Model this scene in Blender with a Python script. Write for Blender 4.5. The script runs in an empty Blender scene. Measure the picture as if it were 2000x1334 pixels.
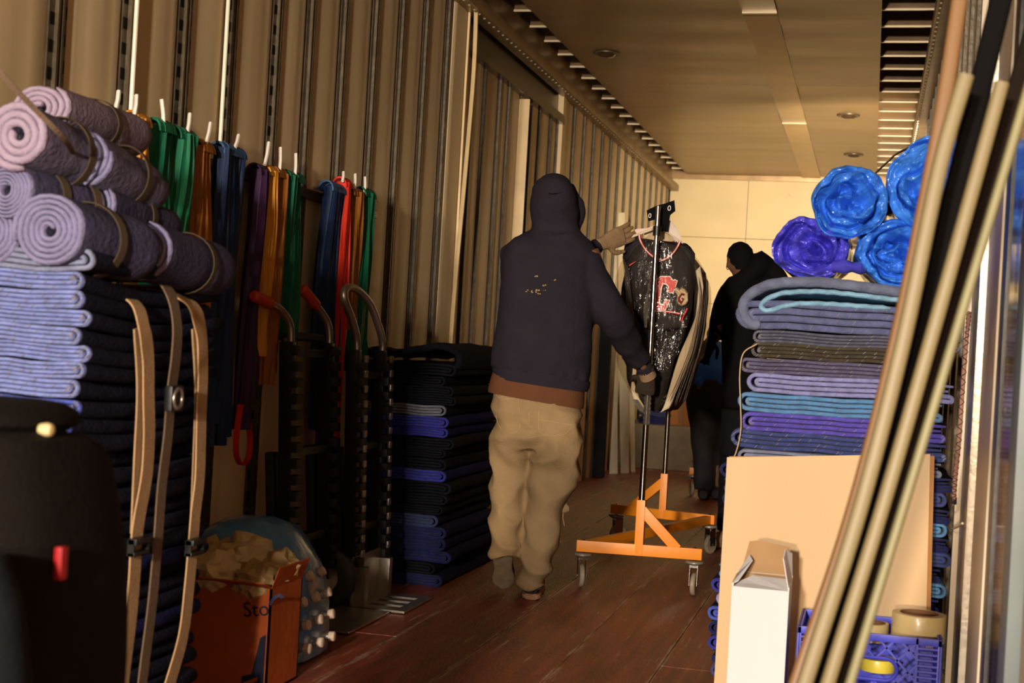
import bpy, bmesh, math, random
from mathutils import Vector, Matrix, noise
random.seed(7)
SC = bpy.context.scene
COL = SC.collection
# ------------------------------------------------------------------ camera
FPX = 2778.0
CAMH = 1.05
yc = Vector((700, -48, -FPX)).normalized()
zc = Vector((.056, 1, 0)); zc = (zc - yc * zc.dot(yc)).normalized()
xc = yc.cross(zc)
RM = Matrix((xc, yc, zc))
camd = bpy.data.cameras.new('camera'); cam = bpy.data.objects.new('camera', camd); COL.objects.link(cam)
camd.sensor_width = 36; camd.lens = 36 * FPX / 2000; camd.clip_start = .05; camd.clip_end = 200
cam.matrix_world = Matrix.Translation((0, 0, CAMH)) @ RM.to_4x4()
camd.dof.use_dof = True; camd.dof.focus_distance = 5.9; camd.dof.aperture_fstop = 5.0
SC.camera = cam
# ------------------------------------------------------------------ world, lamps, exposure
w = bpy.data.worlds.new('night'); SC.world = w; w.use_nodes = True
w.node_tree.nodes['Background'].inputs[0].default_value = (1, .72, .48, 1)
w.node_tree.nodes['Background'].inputs[1].default_value = .07
def area(name, loc, target, size, energy, color):
    l = bpy.data.lights.new(name, 'AREA'); l.size = size; l.energy = energy; l.color = color; l.shape = 'DISK'
    o = bpy.data.objects.new(name, l); COL.objects.link(o); o.location = loc
    o.rotation_euler = (Vector(target) - Vector(loc)).to_track_quat('-Z', 'Y').to_euler()
    return o
area('dock_lamp', (-.8, -3.4, 1.88), (-.9, 6, 1.4), .32, 480, (1, .88, .76))
area('far_fill_light', (-.9, -14, 2.05), (-1, 15, 1.7), .5, 1600, (1, .80, .58))  # added unseen fill far behind the camera, evens out the deeper walls
area('end_wall_fill_light', (.14, 9.6, 2.1), (-.75, 15.3, 2.15), .25, 52, (1, .85, .63)).data.spread = math.radians(80)  # added lamp without a fixture, brightens the end wall
SC.view_settings.view_transform = 'Standard'; SC.view_settings.look = 'None'
SC.view_settings.gamma = 1; SC.view_settings.use_curve_mapping = False
SC.view_settings.exposure = 0.0

# ------------------------------------------------------------------ rays: a pixel to a point at a given distance
def ray(px, py): return RM @ Vector((px - 1000, -(py - 667), -FPX))
CAM = Vector((0, 0, CAMH))
def aY(px, py, y): d = ray(px, py); return CAM + d * (y / d.y)
def aX(px, py, x): d = ray(px, py); return CAM + d * (x / d.x)
def aZ(px, py, z=0): d = ray(px, py); return CAM + d * ((z - CAMH) / d.z)

# ------------------------------------------------------------------ materials
def lin(c):
    if max(c) > 1.001: c = [v / 255 for v in c]
    return tuple(v / 12.92 if v <= .04045 else ((v + .055) / 1.055) ** 2.4 for v in c[:3])
MATS = {}
def M(name, col, rough=.6, metal=0, var=.12, vs=6, bump=0., bs=80, st=(1, 1, 1), spot=None, spots=(12, .62), coat=0, alpha=None, sheen=0):
    if name in MATS: return MATS[name]
    m = bpy.data.materials.new(name); m.use_nodes = True; MATS[name] = m
    nt = m.node_tree; N = nt.nodes; L = nt.links; b = N['Principled BSDF']
    c = lin(col)
    tc = N.new('ShaderNodeTexCoord'); mp = N.new('ShaderNodeMapping'); mp.inputs['Scale'].default_value = st
    L.new(tc.outputs['Object'], mp.inputs[0])
    nz = N.new('ShaderNodeTexNoise'); nz.inputs['Scale'].default_value = vs; nz.inputs['Detail'].default_value = 6
    L.new(mp.outputs[0], nz.inputs['Vector'])
    rp = N.new('ShaderNodeValToRGB')
    rp.color_ramp.elements[0].position = .3; rp.color_ramp.elements[1].position = .7
    rp.color_ramp.elements[0].color = tuple(max(0, v * (1 - var)) for v in c) + (1,)
    rp.color_ramp.elements[1].color = tuple(min(1, v * (1 + var)) for v in c) + (1,)
    L.new(nz.outputs['Fac'], rp.inputs[0])
    last = rp.outputs[0]
    if spot:
        n2 = N.new('ShaderNodeTexNoise'); n2.inputs['Scale'].default_value = spots[0]; n2.inputs['Detail'].default_value = 8; n2.inputs['Roughness'].default_value = .65
        L.new(mp.outputs[0], n2.inputs['Vector'])
        r2 = N.new('ShaderNodeValToRGB'); r2.color_ramp.elements[0].position = spots[1]; r2.color_ramp.elements[1].position = spots[1] + .08
        L.new(n2.outputs['Fac'], r2.inputs[0])
        mx = N.new('ShaderNodeMix'); mx.data_type = 'RGBA'; L.new(r2.outputs[0], mx.inputs[0]); L.new(last, mx.inputs[6]); mx.inputs[7].default_value = lin(spot) + (1,)
        last = mx.outputs[2]
    L.new(last, b.inputs['Base Color'])
    b.inputs['Roughness'].default_value = rough; b.inputs['Metallic'].default_value = metal
    if coat: b.inputs['Coat Weight'].default_value = coat; b.inputs['Coat Roughness'].default_value = .12
    if rough >= .75: b.inputs['Specular IOR Level'].default_value = .15
    elif rough >= .58: b.inputs['Specular IOR Level'].default_value = .25
    if sheen: b.inputs['Sheen Weight'].default_value = sheen
    if bump:
        bn = N.new('ShaderNodeTexNoise'); bn.inputs['Scale'].default_value = bs; bn.inputs['Detail'].default_value = 5
        L.new(mp.outputs[0], bn.inputs['Vector'])
        bp = N.new('ShaderNodeBump'); bp.inputs['Strength'].default_value = bump; bp.inputs['Distance'].default_value = .01
        L.new(bn.outputs['Fac'], bp.inputs['Height']); L.new(bp.outputs[0], b.inputs['Normal'])
    return m
def film(name, tint, amount, rough=.12, bs=25, st=(1, 1, 1), bump=.8, body=0., fres=.6):
    """clear wrinkled plastic sheet: see-through with glossy streaks"""
    m = bpy.data.materials.new(name); m.use_nodes = True; MATS[name] = m
    nt = m.node_tree; N = nt.nodes; L = nt.links
    for n in list(N): N.remove(n)
    out = N.new('ShaderNodeOutputMaterial'); tr = N.new('ShaderNodeBsdfTransparent'); tr.inputs[0].default_value = tint + (1,)
    gl = N.new('ShaderNodeBsdfGlossy'); gl.inputs['Roughness'].default_value = rough; gl.inputs[0].default_value = (.95, .92, .88, 1)
    lw = N.new('ShaderNodeLayerWeight'); lw.inputs[0].default_value = .35
    tc = N.new('ShaderNodeTexCoord'); mp = N.new('ShaderNodeMapping'); mp.inputs['Scale'].default_value = st
    L.new(tc.outputs['Object'], mp.inputs[0])
    nz = N.new('ShaderNodeTexNoise'); nz.inputs['Scale'].default_value = bs; nz.inputs['Detail'].default_value = 4; nz.inputs['Distortion'].default_value = 1.2
    L.new(mp.outputs[0], nz.inputs['Vector'])
    bp = N.new('ShaderNodeBump'); bp.inputs['Strength'].default_value = bump; bp.inputs['Distance'].default_value = .02
    L.new(nz.outputs['Fac'], bp.inputs['Height']); L.new(bp.outputs[0], gl.inputs['Normal']); L.new(bp.outputs[0], lw.inputs['Normal'])
    ma = N.new('ShaderNodeMath'); ma.operation = 'MULTIPLY_ADD'; ma.inputs[1].default_value = fres; ma.inputs[2].default_value = amount; ma.use_clamp = True
    L.new(lw.outputs['Fresnel'], ma.inputs[0])
    mx = N.new('ShaderNodeMixShader'); L.new(ma.outputs[0], mx.inputs[0]); L.new(tr.outputs[0], mx.inputs[1]); L.new(gl.outputs[0], mx.inputs[2])
    last = mx.outputs[0]
    if body:
        df = N.new('ShaderNodeBsdfDiffuse'); df.inputs[0].default_value = (.75, .7, .62, 1)
        m2 = N.new('ShaderNodeMixShader'); m2.inputs[0].default_value = body; L.new(last, m2.inputs[1]); L.new(df.outputs[0], m2.inputs[2]); last = m2.outputs[0]
    L.new(last, out.inputs[0])
    return m

# ------------------------------------------------------------------ object helpers
def tag(o, label=None, cat=None, group=None, kind=None):
    if label: o['label'] = label
    if cat: o['category'] = cat
    if group: o['group'] = group
    if kind: o['kind'] = kind
    return o
def thing(name, loc, label, cat, group=None):
    o = bpy.data.objects.new(name, None); COL.objects.link(o); o.location = loc; o.empty_display_size = .1
    return tag(o, label, cat, group)
def wloc(o):
    v = Vector((0, 0, 0))
    while o is not None: v += o.location; o = o.parent
    return v
def link(name, me, mat, parent=None, base=None, smooth=True, auto=None):
    """me is in world coordinates; the origin is moved to the parent's or to base"""
    org = wloc(parent) if parent else (Vector(base) if base is not None else Vector((0, 0, 0)))
    if org.length: me.transform(Matrix.Translation(-org))
    mats = mat if isinstance(mat, (list, tuple)) else [mat]
    for m in mats: me.materials.append(m)
    if smooth:
        me.polygons.foreach_set('use_smooth', [True] * len(me.polygons))
        if auto:
            try: me.set_sharp_from_angle(angle=math.radians(auto))
            except Exception: pass
    me.name = name
    o = bpy.data.objects.new(name, me); COL.objects.link(o)
    if parent: o.parent = parent
    else: o.location = org
    return o
class MB:
    def __init__(s): s.v = []; s.f = []; s.m = []
    def add(s, vs, fs, mi=0):
        k = len(s.v); s.v += [Vector(v) for v in vs]; s.f += [tuple(i + k for i in f) for f in fs]; s.m += [mi] * len(fs); return s
    def box(s, lo, hi, mi=0, mat=None, bev=0.):
        x0, y0, z0 = lo; x1, y1, z1 = hi
        if bev <= 0:
            vs = [Vector(p) for p in ((x0,y0,z0),(x1,y0,z0),(x1,y1,z0),(x0,y1,z0),(x0,y0,z1),(x1,y0,z1),(x1,y1,z1),(x0,y1,z1))]
            fs = [(0,3,2,1),(4,5,6,7),(0,1,5,4),(1,2,6,5),(2,3,7,6),(3,0,4,7)]
        else:
            bm = bmesh.new(); bmesh.ops.create_cube(bm, size=1)
            bmesh.ops.scale(bm, vec=(x1 - x0, y1 - y0, z1 - z0), verts=bm.verts)
            bmesh.ops.bevel(bm, geom=list(bm.edges), offset=min(bev, .45 * min(abs(x1-x0), abs(y1-y0), abs(z1-z0))), segments=2, profile=.7, affect='EDGES')
            bm.verts.index_update(); c = Vector(((x0+x1)/2, (y0+y1)/2, (z0+z1)/2))
            vs = [v.co + c for v in bm.verts]; fs = [tuple(v.index for v in f.verts) for f in bm.faces]; bm.free()
        if mat: vs = [mat @ v for v in vs]
        return s.add(vs, fs, mi)
    def beam(s, a, b, wx, wy, up=(0, 0, 1), bev=0., mi=0):
        """box from a to b, section wx (sideways) by wy (towards up)"""
        a = Vector(a); b = Vector(b); d = b - a; L = d.length; d.normalize(); up = Vector(up)
        x = d.cross(up)
        if x.length < 1e-5: x = d.cross(Vector((1, 0, 0)))
        x.normalize(); z = x.cross(d)
        m = Matrix((x, d, z)).transposed().to_4x4(); m.translation = a
        return s.box((-wx/2, 0, -wy/2), (wx/2, L, wy/2), mi, m, bev)
    def tube(s, pts, r, n=10, cap=True, mi=0, closed=False, flat=None):
        pts = [Vector(p) for p in pts]; k = len(pts); rs = r if isinstance(r, (list, tuple)) else [r] * k
        T = []
        for i in range(k):
            a = pts[(i - 1) % k] if (i or closed) else pts[0]; b = pts[(i + 1) % k] if (i < k - 1 or closed) else pts[-1]
            t = (b - a); T.append(t.normalized() if t.length > 1e-9 else Vector((0, 0, 1)))
        ref = Vector((0, 0, 1)) if abs(T[0].z) < .9 else Vector((1, 0, 0))
        U = T[0].cross(ref).normalized(); vs = []
        for i in range(k):
            U = (U - T[i] * U.dot(T[i])).normalized(); V = T[i].cross(U)
            for j in range(n):
                a = 2 * math.pi * j / n; vs.append(pts[i] + U * math.cos(a) * rs[i] + V * math.sin(a) * rs[i])
        fs = []
        for i in range(k if closed else k - 1):
            for j in range(n):
                i2 = (i + 1) % k; fs.append((i*n+j, i*n+(j+1)%n, i2*n+(j+1)%n, i2*n+j))
        if cap and not closed: fs.append(tuple(range(n))[::-1]); fs.append(tuple((k-1)*n + j for j in range(n)))
        return s.add(vs, fs, mi)
    def loft(s, rings, n=16, mi=0, cap=True, power=2.0):
        """rings: (centre, U, V) half-axis vectors"""
        vs = []
        for c, U, V in rings:
            c = Vector(c); U = Vector(U); V = Vector(V)
            for j in range(n):
                a = 2 * math.pi * j / n; ca, sa = math.cos(a), math.sin(a)
                q = 2.0 / power
                vs.append(c + U * math.copysign(abs(ca) ** q, ca) + V * math.copysign(abs(sa) ** q, sa))
        k = len(rings); fs = [(i*n+j, i*n+(j+1)%n, (i+1)*n+(j+1)%n, (i+1)*n+j) for i in range(k-1) for j in range(n)]
        if cap: fs.append(tuple(range(n))[::-1]); fs.append(tuple((k-1)*n+j for j in range(n)))
        return s.add(vs, fs, mi)
    def lathe(s, prof, c, n=24, axis='Z', mi=0, cap=True):
        c = Vector(c); vs = []
        for r, h in prof:
            for j in range(n):
                a = 2*math.pi*j/n; p = (r*math.cos(a), r*math.sin(a), h)
                if axis == 'X': p = (p[2], p[0], p[1])
                if axis == 'Y': p = (p[0], p[2], p[1])
                vs.append(c + Vector(p))
        k = len(prof); fs = [(i*n+j, i*n+(j+1)%n, (i+1)*n+(j+1)%n, (i+1)*n+j) for i in range(k-1) for j in range(n)]
        if cap: fs.append(tuple(range(n))[::-1]); fs.append(tuple((k-1)*n+j for j in range(n)))
        return s.add(vs, fs, mi)
    def prism(s, poly, o, ux, uy, th, mi=0):
        """flat polygon (2D) in the plane o+ux,uy; thickness th along ux x uy"""
        o = Vector(o); ux = Vector(ux); uy = Vector(uy); nn = ux.cross(uy).normalized() * th; k = len(poly)
        vs = [o + ux*a + uy*b for a, b in poly] + [o + ux*a + uy*b + nn for a, b in poly]
        fs = [tuple(range(k))[::-1], tuple(range(k, 2*k))] + [(i, (i+1) % k, k+(i+1) % k, k+i) for i in range(k)]
        return s.add(vs, fs, mi)
    def mesh(s):
        me = bpy.data.meshes.new('m'); me.from_pydata([tuple(v) for v in s.v], [], s.f)
        if any(s.m): me.polygons.foreach_set('material_index', s.m)
        bm = bmesh.new(); bm.from_mesh(me); bmesh.ops.recalc_face_normals(bm, faces=bm.faces); bm.to_mesh(me); bm.free()
        me.update(); return me
    def build(s, name, mat, parent=None, base=None, smooth=True, auto=35):
        return link(name, s.mesh(), mat, parent, base, smooth, auto)
def struct(o): o['kind'] = 'structure'; return o
def organic(mb, voxel=.012, smooth=4, wr=None):
    """fuse closed pieces into one continuous surface"""
    me = mb.mesh(); o = bpy.data.objects.new('tmp', me); COL.objects.link(o)
    r = o.modifiers.new('r', 'REMESH'); r.mode = 'VOXEL'; r.voxel_size = voxel; r.adaptivity = 0
    if smooth: s = o.modifiers.new('s', 'SMOOTH'); s.factor = .5; s.iterations = smooth
    dg = bpy.context.evaluated_depsgraph_get(); dg.update()
    out = bpy.data.meshes.new_from_object(o.evaluated_get(dg)); bpy.data.objects.remove(o)
    if wr:
        nn = [v.normal.copy() for v in out.vertices]
        for v, n in zip(out.vertices, nn): v.co += n * wr(v.co)
    out.update(); return out
def nz(p, s, off=0): return noise.noise(Vector((p[0]*s[0]+off, p[1]*s[1]+off*.7, p[2]*s[2]-off)))
def catmull(pts, m=6):
    pts = [Vector(p) for p in pts]; out = []
    P = [pts[0]*2-pts[1]] + pts + [pts[-1]*2-pts[-2]]
    for i in range(1, len(P)-2):
        a, b, c, d = P[i-1:i+3]
        for k in range(m):
            t = k/m; out.append(.5*((2*b)+(c-a)*t+(2*a-5*b+4*c-d)*t*t+(3*b-a-3*c+d)*t**3))
    out.append(pts[-1]); return out
def ribbon(path, th, v0, v1, nv=12, place=None, soft=.012, wob=None, ends=True):
    """sheet of thickness th following path (u,z), run along v; rounded at both v ends"""
    k = len(path); P = [Vector((a, b)) for a, b in path]; Nn = []
    for i in range(k):
        t = P[min(i+1, k-1)] - P[max(i-1, 0)]; t.normalize(); Nn.append(Vector((-t.y, t.x)))
    vs = [(v0, .35), (v0+soft*.35, .8), (v0+soft, 1.)]
    vs += [(v0+soft+(v1-v0-2*soft)*(i+1)/nv, 1.) for i in range(nv-1)]
    vs += [(v1-soft, 1.), (v1-soft*.35, .8), (v1, .35)]
    mb = MB(); pts = []
    for v, s in vs:
        row = []
        for i in range(k):
            e = 1. if 0 < i < k-1 else .5
            row.append(P[i] + Nn[i]*th/2*s*e)
        for i in range(k-1, -1, -1):
            e = 1. if 0 < i < k-1 else .5
            row.append(P[i] - Nn[i]*th/2*s*e)
        for q in row:
            u, z = q; vv = v
            if wob: du, dv, dz = wob(u, v, z); u += du; vv += dv; z += dz
            pts.append(place(u, vv, z) if place else Vector((u, vv, z)))
    n = 2*k; fs = []
    for a in range(len(vs)-1):
        for j in range(n): fs.append((a*n+j, a*n+(j+1)%n, (a+1)*n+(j+1)%n, (a+1)*n+j))
    L = (len(vs)-1)*n
    for i in range(k-1):
        fs.append((i, i+1, n-2-i, n-1-i)); fs.append((L+i+1, L+i, L+n-1-i, L+n-2-i))
    mb.add(pts, fs); return mb
def fold_path(w, T, side=1, gap=.06, nseg=10):
    """nested double fold: outer turn wraps inner turn at the side end. u in 0..w, z in 0..T, four layers"""
    h = T/4; r1 = h*.5; r3 = h*1.5; z = [h*.5, h*1.5, h*2.5, h*3.5]; pts = []
    xi = w - r3 - h*.55; xo = w - r3 - h*.02
    def line(xa, xb, zz): return [(xa+(xb-xa)*i/nseg, zz) for i in range(nseg+1)]
    def arc(cx, cz, r, a0, a1, m=7): return [(cx+r*math.cos(a0+(a1-a0)*i/m), cz+r*math.sin(a0+(a1-a0)*i/m)) for i in range(1, m)]
    pts += line(h*1.2, xi, z[2]); pts += arc(xi, T/2, r1, math.pi/2, -math.pi/2); pts += line(xi, h*1.1, z[1])
    pts += arc(h*1.1, h, r1, math.pi/2, math.pi*1.5); pts += line(h*1.1, xo, z[0]); pts += arc(xo, T/2, r3, -math.pi/2, math.pi/2, 10); pts += line(xo, h*.3, z[3])
    if side < 0: pts = [(w-a, b) for a, b in pts]
    return pts
ORD = 'topmost,second,third,fourth,fifth,sixth,seventh,eighth,ninth,tenth,eleventh,twelfth,thirteenth,fourteenth,fifteenth,sixteenth,seventeenth,eighteenth,nineteenth,twentieth,twenty-first,twenty-second,twenty-third,twenty-fourth,twenty-fifth,twenty-sixth,twenty-seventh,twenty-eighth,twenty-ninth,thirtieth,thirty-first,thirty-second'.split(',')
def posn(k, what): return ('topmost on ' if k == 0 else ORD[k]+' from the top of ')+what
# ------------------------------------------------------------------ palette
m_floor = M('floor_wood', (142, 68, 44), .36, 0, .42, 3, .5, 30, (9, .7, 1), (196, 160, 128), (3.4, .60))
def worn_seams(m, x0, pw):
    nt = m.node_tree; N = nt.nodes; L = nt.links; b = N['Principled BSDF']; src = b.inputs['Base Color'].links[0].from_socket
    tc = N.new('ShaderNodeTexCoord'); sp_ = N.new('ShaderNodeSeparateXYZ'); L.new(tc.outputs['Object'], sp_.inputs[0])
    def mth(op, a, v=None):
        n = N.new('ShaderNodeMath'); n.operation = op; L.new(a, n.inputs[0])
        if v is not None:
            if isinstance(v, float): n.inputs[1].default_value = v
            else: L.new(v, n.inputs[1])
        return n.outputs[0]
    f = mth('FRACT', mth('DIVIDE', mth('SUBTRACT', sp_.outputs[0], float(x0)), float(pw)))
    d = mth('ABSOLUTE', mth('SUBTRACT', f, .5))
    mp = N.new('ShaderNodeMapping'); mp.inputs['Scale'].default_value = (7, .8, 1); L.new(tc.outputs['Object'], mp.inputs[0])
    nz_ = N.new('ShaderNodeTexNoise'); nz_.inputs['Scale'].default_value = 6; nz_.inputs['Detail'].default_value = 8; nz_.inputs['Roughness'].default_value = .7; L.new(mp.outputs[0], nz_.inputs['Vector'])
    e = mth('ADD', d, mth('MULTIPLY', mth('SUBTRACT', nz_.outputs['Fac'], .5), .30))
    rp = N.new('ShaderNodeValToRGB'); rp.color_ramp.elements[0].position = .465; rp.color_ramp.elements[1].position = .515; rp.color_ramp.elements[1].color = (.8, .8, .8, 1); L.new(e, rp.inputs[0])
    mx = N.new('ShaderNodeMix'); mx.data_type = 'RGBA'; L.new(rp.outputs[0], mx.inputs[0]); L.new(src, mx.inputs[6]); mx.inputs[7].default_value = lin((212, 180, 148)) + (1,)
    L.new(mx.outputs[2], b.inputs['Base Color'])
worn_seams(m_floor, -2.20, 2.51/8)
m_wall = M('cream_liner', (222, 196, 150), .42, 0, .10, 3, .12, 5, (1, 1, .5), (150, 118, 80), (3, .68))
m_post = M('galvanised_post', (84, 72, 52), .4, .25, .3, 14, .2, 40)
m_slot = M('slot_dark', (14, 12, 10), .8)
m_steel = M('rail_steel', (150, 122, 84), .4, .4, .2, 8, .1, 30)
m_ceil = M('ceiling_liner', (156, 126, 84), .38, .25, .14, 2.2, .35, 2.6, (.35, 1.6, 1), (118, 84, 52), (9, .72))
m_strip = M('ceiling_strip', (196, 160, 108), .4, .1, .1, 3, .1, 6)
m_roof = M('roof_skin', (120, 92, 58), .4, .3, .25, 3, .3, 8)
m_bow = M('roof_bow', (205, 190, 160), .3, .5, .1, 5)
m_back = M('bulkhead_board', (222, 200, 150), .55, 0, .07, 2.5, .2, 7, (1, 1, 1), (168, 128, 76), (7, .70))
m_chrome = M('chrome', (225, 220, 212), .12, 1, .05, 5)
m_zinc = M('dull_aluminium', (170, 160, 145), .35, .85, .12, 10, .1, 50)
m_orange = M('orange_powder_coat', (255, 150, 14), .42, 0, .05, 8, .04, 60)
m_black = M('black_rubber', (20, 19, 20), .55, 0, .2, 20, .1, 60)
m_bplas = M('black_paint', (16, 15, 15), .4, 0, .2, 20, .08, 40)
m_grip = M('orange_grip', (190, 52, 20), .55, 0, .1, 20, .2, 90)
# ================================================================== THE TRAILER
XL, XR, YE, H = -2.20, .31, 15.3, 3.0
floor = struct(MB().box((XL-.05, .3, -.08), (XR+.05, YE+.1, -.012)).build('floor', m_slot, smooth=False))
nP = 8; pw = (XR - XL)/nP
ys = [.3, 4.1, 8.6, 12.9]
for i in range(nP):
    x0 = XL + i*pw
    for j in range(3):
        a = ys[j] + (.0 if j == 0 else (.7 if i % 2 else -.5)); b = ys[j+1] + (0 if j == 2 else (.7 if i % 2 else -.5))
        MB().box((x0+.0012, a+.001, -.035), (x0+pw-.0012, b-.001, random.uniform(-.0015, .0)), bev=.003).build('plank', m_floor, floor, smooth=False)
# left wall
wl = struct(MB().box((XL-.08, .3, 0), (XL-.05, YE, H+.1)).build('wall_left', m_slot, smooth=False))
def post(x, y, z0, z1, sgn, parent, w=.088, slots=True):
    """hat-section steel post with slots punched down both flanges"""
    d = sgn
    mb = MB()
    mb.box((min(x, x-d*.03), y-w/2, z0), (max(x, x-d*.03), y+w/2, z1))
    for s in (-1, 1): mb.box((min(x, x+d*.012), y+s*w*.13-.005, z0), (max(x, x+d*.012), y+s*w*.13+.005, z1))
    p = mb.build('logistic_post', m_post, parent, smooth=False)
    if slots:
        sb = MB(); z = z0+.05; k = 0
        while z < z1-.06:
            for s in (-1, 1):
                sb.box((min(x-d*.01, x+d*.002), y+s*w*.36-.009, z+(.028 if s > 0 else 0)), (max(x-d*.01, x+d*.002), y+s*w*.36+.009, z+.034+(.028 if s > 0 else 0)))
            z += .075
        sb.build('slots', m_slot, p, smooth=False)
    return p
def panel(x, ya, yb, z0, z1, sgn, parent, mat=None, rib=True):
    d = sgn; nseg = 12; mb = MB()
    # shallow pressed swage down each liner panel
    prof = []
    for i in range(nseg+1):
        t = i/nseg; off = .0
        if rib and .25 < t < .75: off = .0035*math.sin((t-.25)/.5*math.pi)**.5
        if i in (0, nseg): off = -.008
        prof.append((ya+(yb-ya)*t, off))
    vs = []; 
    for z in (z0, z1):
        for y, o in prof: vs.append((x+d*o, y, z))
        for y, o in prof[::-1]: vs.append((x-d*.02, y, z))
    n = 2*(nseg+1); fs = [(j, (j+1) % n, n+(j+1) % n, n+j) for j in range(n)]
    for i in range(nseg): fs += [(i, i+1, n-2-i, n-1-i), (n+i, n+i+1, 2*n-2-i, 2*n-1-i)]
    mb.add(vs, fs)
    return mb.build('liner_panel', mat or m_wall, parent, auto=60)
left_posts = [.62, 1.0, 1.37, 1.75, 2.12, 2.50, 2.89, 3.45]
for x in (257, 365, 457, 546, 611, 676, 737, 789, 836, 879): left_posts.append(aX(x, 0, XL).y)
y = left_posts[-1] + .43
TOPZ = H - .17
prev = .3
for i, yy in enumerate(left_posts):
    panel(XL, prev+.045, yy-.045, .0, TOPZ, 1, wl); post(XL, yy, 0, TOPZ, 1, wl, slots=(2.8 < yy < 5.0)); prev = yy
# side door bay: recessed leaves under a dark header
D0, D1, DH = left_posts[-1]+.30, 9.75, 2.62
panel(XL+.02, prev+.045, D0-.02, 0, TOPZ, 1, wl, rib=False)
st_ = MB()
pth = [(XL+.02, D0-.03, 0), (XL+.03, D0-.03, 1.2), (XL+.055, D0-.035, 1.9), (XL+.07, D0-.03, 2.5), (XL+.06, D0-.03, 2.97)]
st_.tube(catmull(pth, 5), .012, 6); st_.box((XL, D0-.02, 0), (XL+.03, D0+.0, 2.9), bev=.006)
st_.build('door_edge_strip', M('pale_edge', (226, 200, 150), .4), wl)
MB().box((XL-.05, D0, DH), (XL-.02, D1, H)).box((XL-.04, D0, DH), (XL+.03, D1, DH+.06)).build('header_panel', M('header_dark', (70, 58, 42), .25, .5, .2, 4, .15, 4), wl, smooth=False)
dn = 0
yy = D0+.02; k = 0
while yy < D1-.1:
    ww = (.27, .25, .33, .22, .3)[k % 5]; e = min(yy+ww, D1)
    panel(XL-.02, yy, e-.05, 0, DH, 1, wl); post(XL-.02, e-.025, 0, DH, 1, wl, w=.05, slots=False); yy = e; k += 1
MB().box((XL-.03, 8.64, 0), (XL+.045, 8.655, 2.6), bev=.006).build('door_edge_strip', MATS['pale_edge'], wl)
MB().box((XL-.05, D1-.02, 0), (XL+.02, D1+.12, 2.9), bev=.008).build('door_post', m_wall, wl)
yy = D1 + .12; prev = yy
while yy < YE-.1:
    e = yy + .375; 
    panel(XL, yy, min(e, YE)-.09, 0, TOPZ, 1, wl)
    if e < YE: post(XL, e-.045, 0, TOPZ, 1, wl, slots=False)
    yy = e
# bright conduit rods lying in two of the tracks
for xa, xb, yb in ((268, 250, 235), (446, 426, 310)):
    pa = aX(xa, 0, XL+.02); pb = aX(xb, yb, XL+.02)
    MB().tube([(XL+.02, pa.y, 2.9), (XL+.02, pa.y, pb.z)], .007, 8).build('track_rod', M('white_rod', (235, 225, 200), .35), wl)
# horizontal strap rail on the left wall
rz = 1.60
MB().box((XL, 3.75, rz-.018), (XL+.035, 4.72, rz+.018), bev=.004).build('strap_rail', m_post, wl)
MB().box((XL, 4.78, rz-.018), (XL+.035, 6.0, rz+.018), bev=.004).build('strap_rail', m_post, wl)
# right wall
wr = struct(MB().box((XR+.05, .3, 0), (XR+.08, YE, H+.1)).build('wall_right', m_slot, smooth=False))
m_shine = M('polished_panel', (150, 125, 100), .12, .9, .15, 3, .25, 5, (1, 1, .2))
m_pale = M('pale_jamb', (214, 196, 170), .45, .1, .08, 4)
yy = .3; k = 0
rp = [(.3, 3.05, 'x'), ]
panel(XR, .3, 2.98, 0, TOPZ, -1, wr, m_wall, False)
struct_grey = M('grey_strip', (112, 122, 122), .5, .1, .1, 6)
MB().box((XR-.02, 3.0, 0), (XR+.03, 3.14, TOPZ), bev=.01).build('grey_post', struct_grey, wr)
MB().box((XR, 3.15, 0), (XR+.03, 3.62, TOPZ)).build('polished_panel', m_shine, wr, smooth=False)
MB().box((XR-.005, 3.62, 0), (XR+.03, 3.74, TOPZ)).build('black_seal', m_bplas, wr, smooth=False)
MB().box((XR-.012, 3.74, 0), (XR+.03, 4.12, TOPZ), bev=.01).build('pale_jamb', m_pale, wr)
MB().box((XR-.03, 4.14, 0), (XR+.03, 4.42, TOPZ), bev=.01).build('ribbed_jamb', m_zinc, wr)
MB().box((XR-.045, 4.44, 0), (XR+.03, 4.47, TOPZ), bev=.005).build('jamb_lip', m_pale, wr)
yy = 4.5; k = 0
while yy < YE:
    e = yy+.4; panel(XR, yy, min(e, YE)-.09, 0, TOPZ, -1, wr)
    if e < YE: post(XR, e-.045, 0, TOPZ, -1, wr, slots=False)
    yy = e
# end wall of boards
wb = struct(MB().box((XL-.05, YE+.03, 0), (XR+.08, YE+.06, H+.1)).build('wall_back', m_slot, smooth=False))
for i in range(3):
    for j in range(4):
        xa = XL+(XR-XL)*i/3; za = (0, .82, 1.62, 2.33)[j]; zb = (.82, 1.62, 2.33, 2.98)[j]
        MB().box((xa+.002, YE-.0+random.uniform(0, .004), za+.002), (xa+(XR-XL)/3-.002, YE+.03, zb-.002), bev=.003).build('board', m_back, wb, smooth=False)
# raised floor over the gooseneck
step = struct(MB().box((XL, 12.9, 0), (XR, YE, .40), bev=.01).build('trim_step', M('step_grey', (120, 108, 90), .6, 0, .25, 5, .2, 12), smooth=False))
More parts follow.
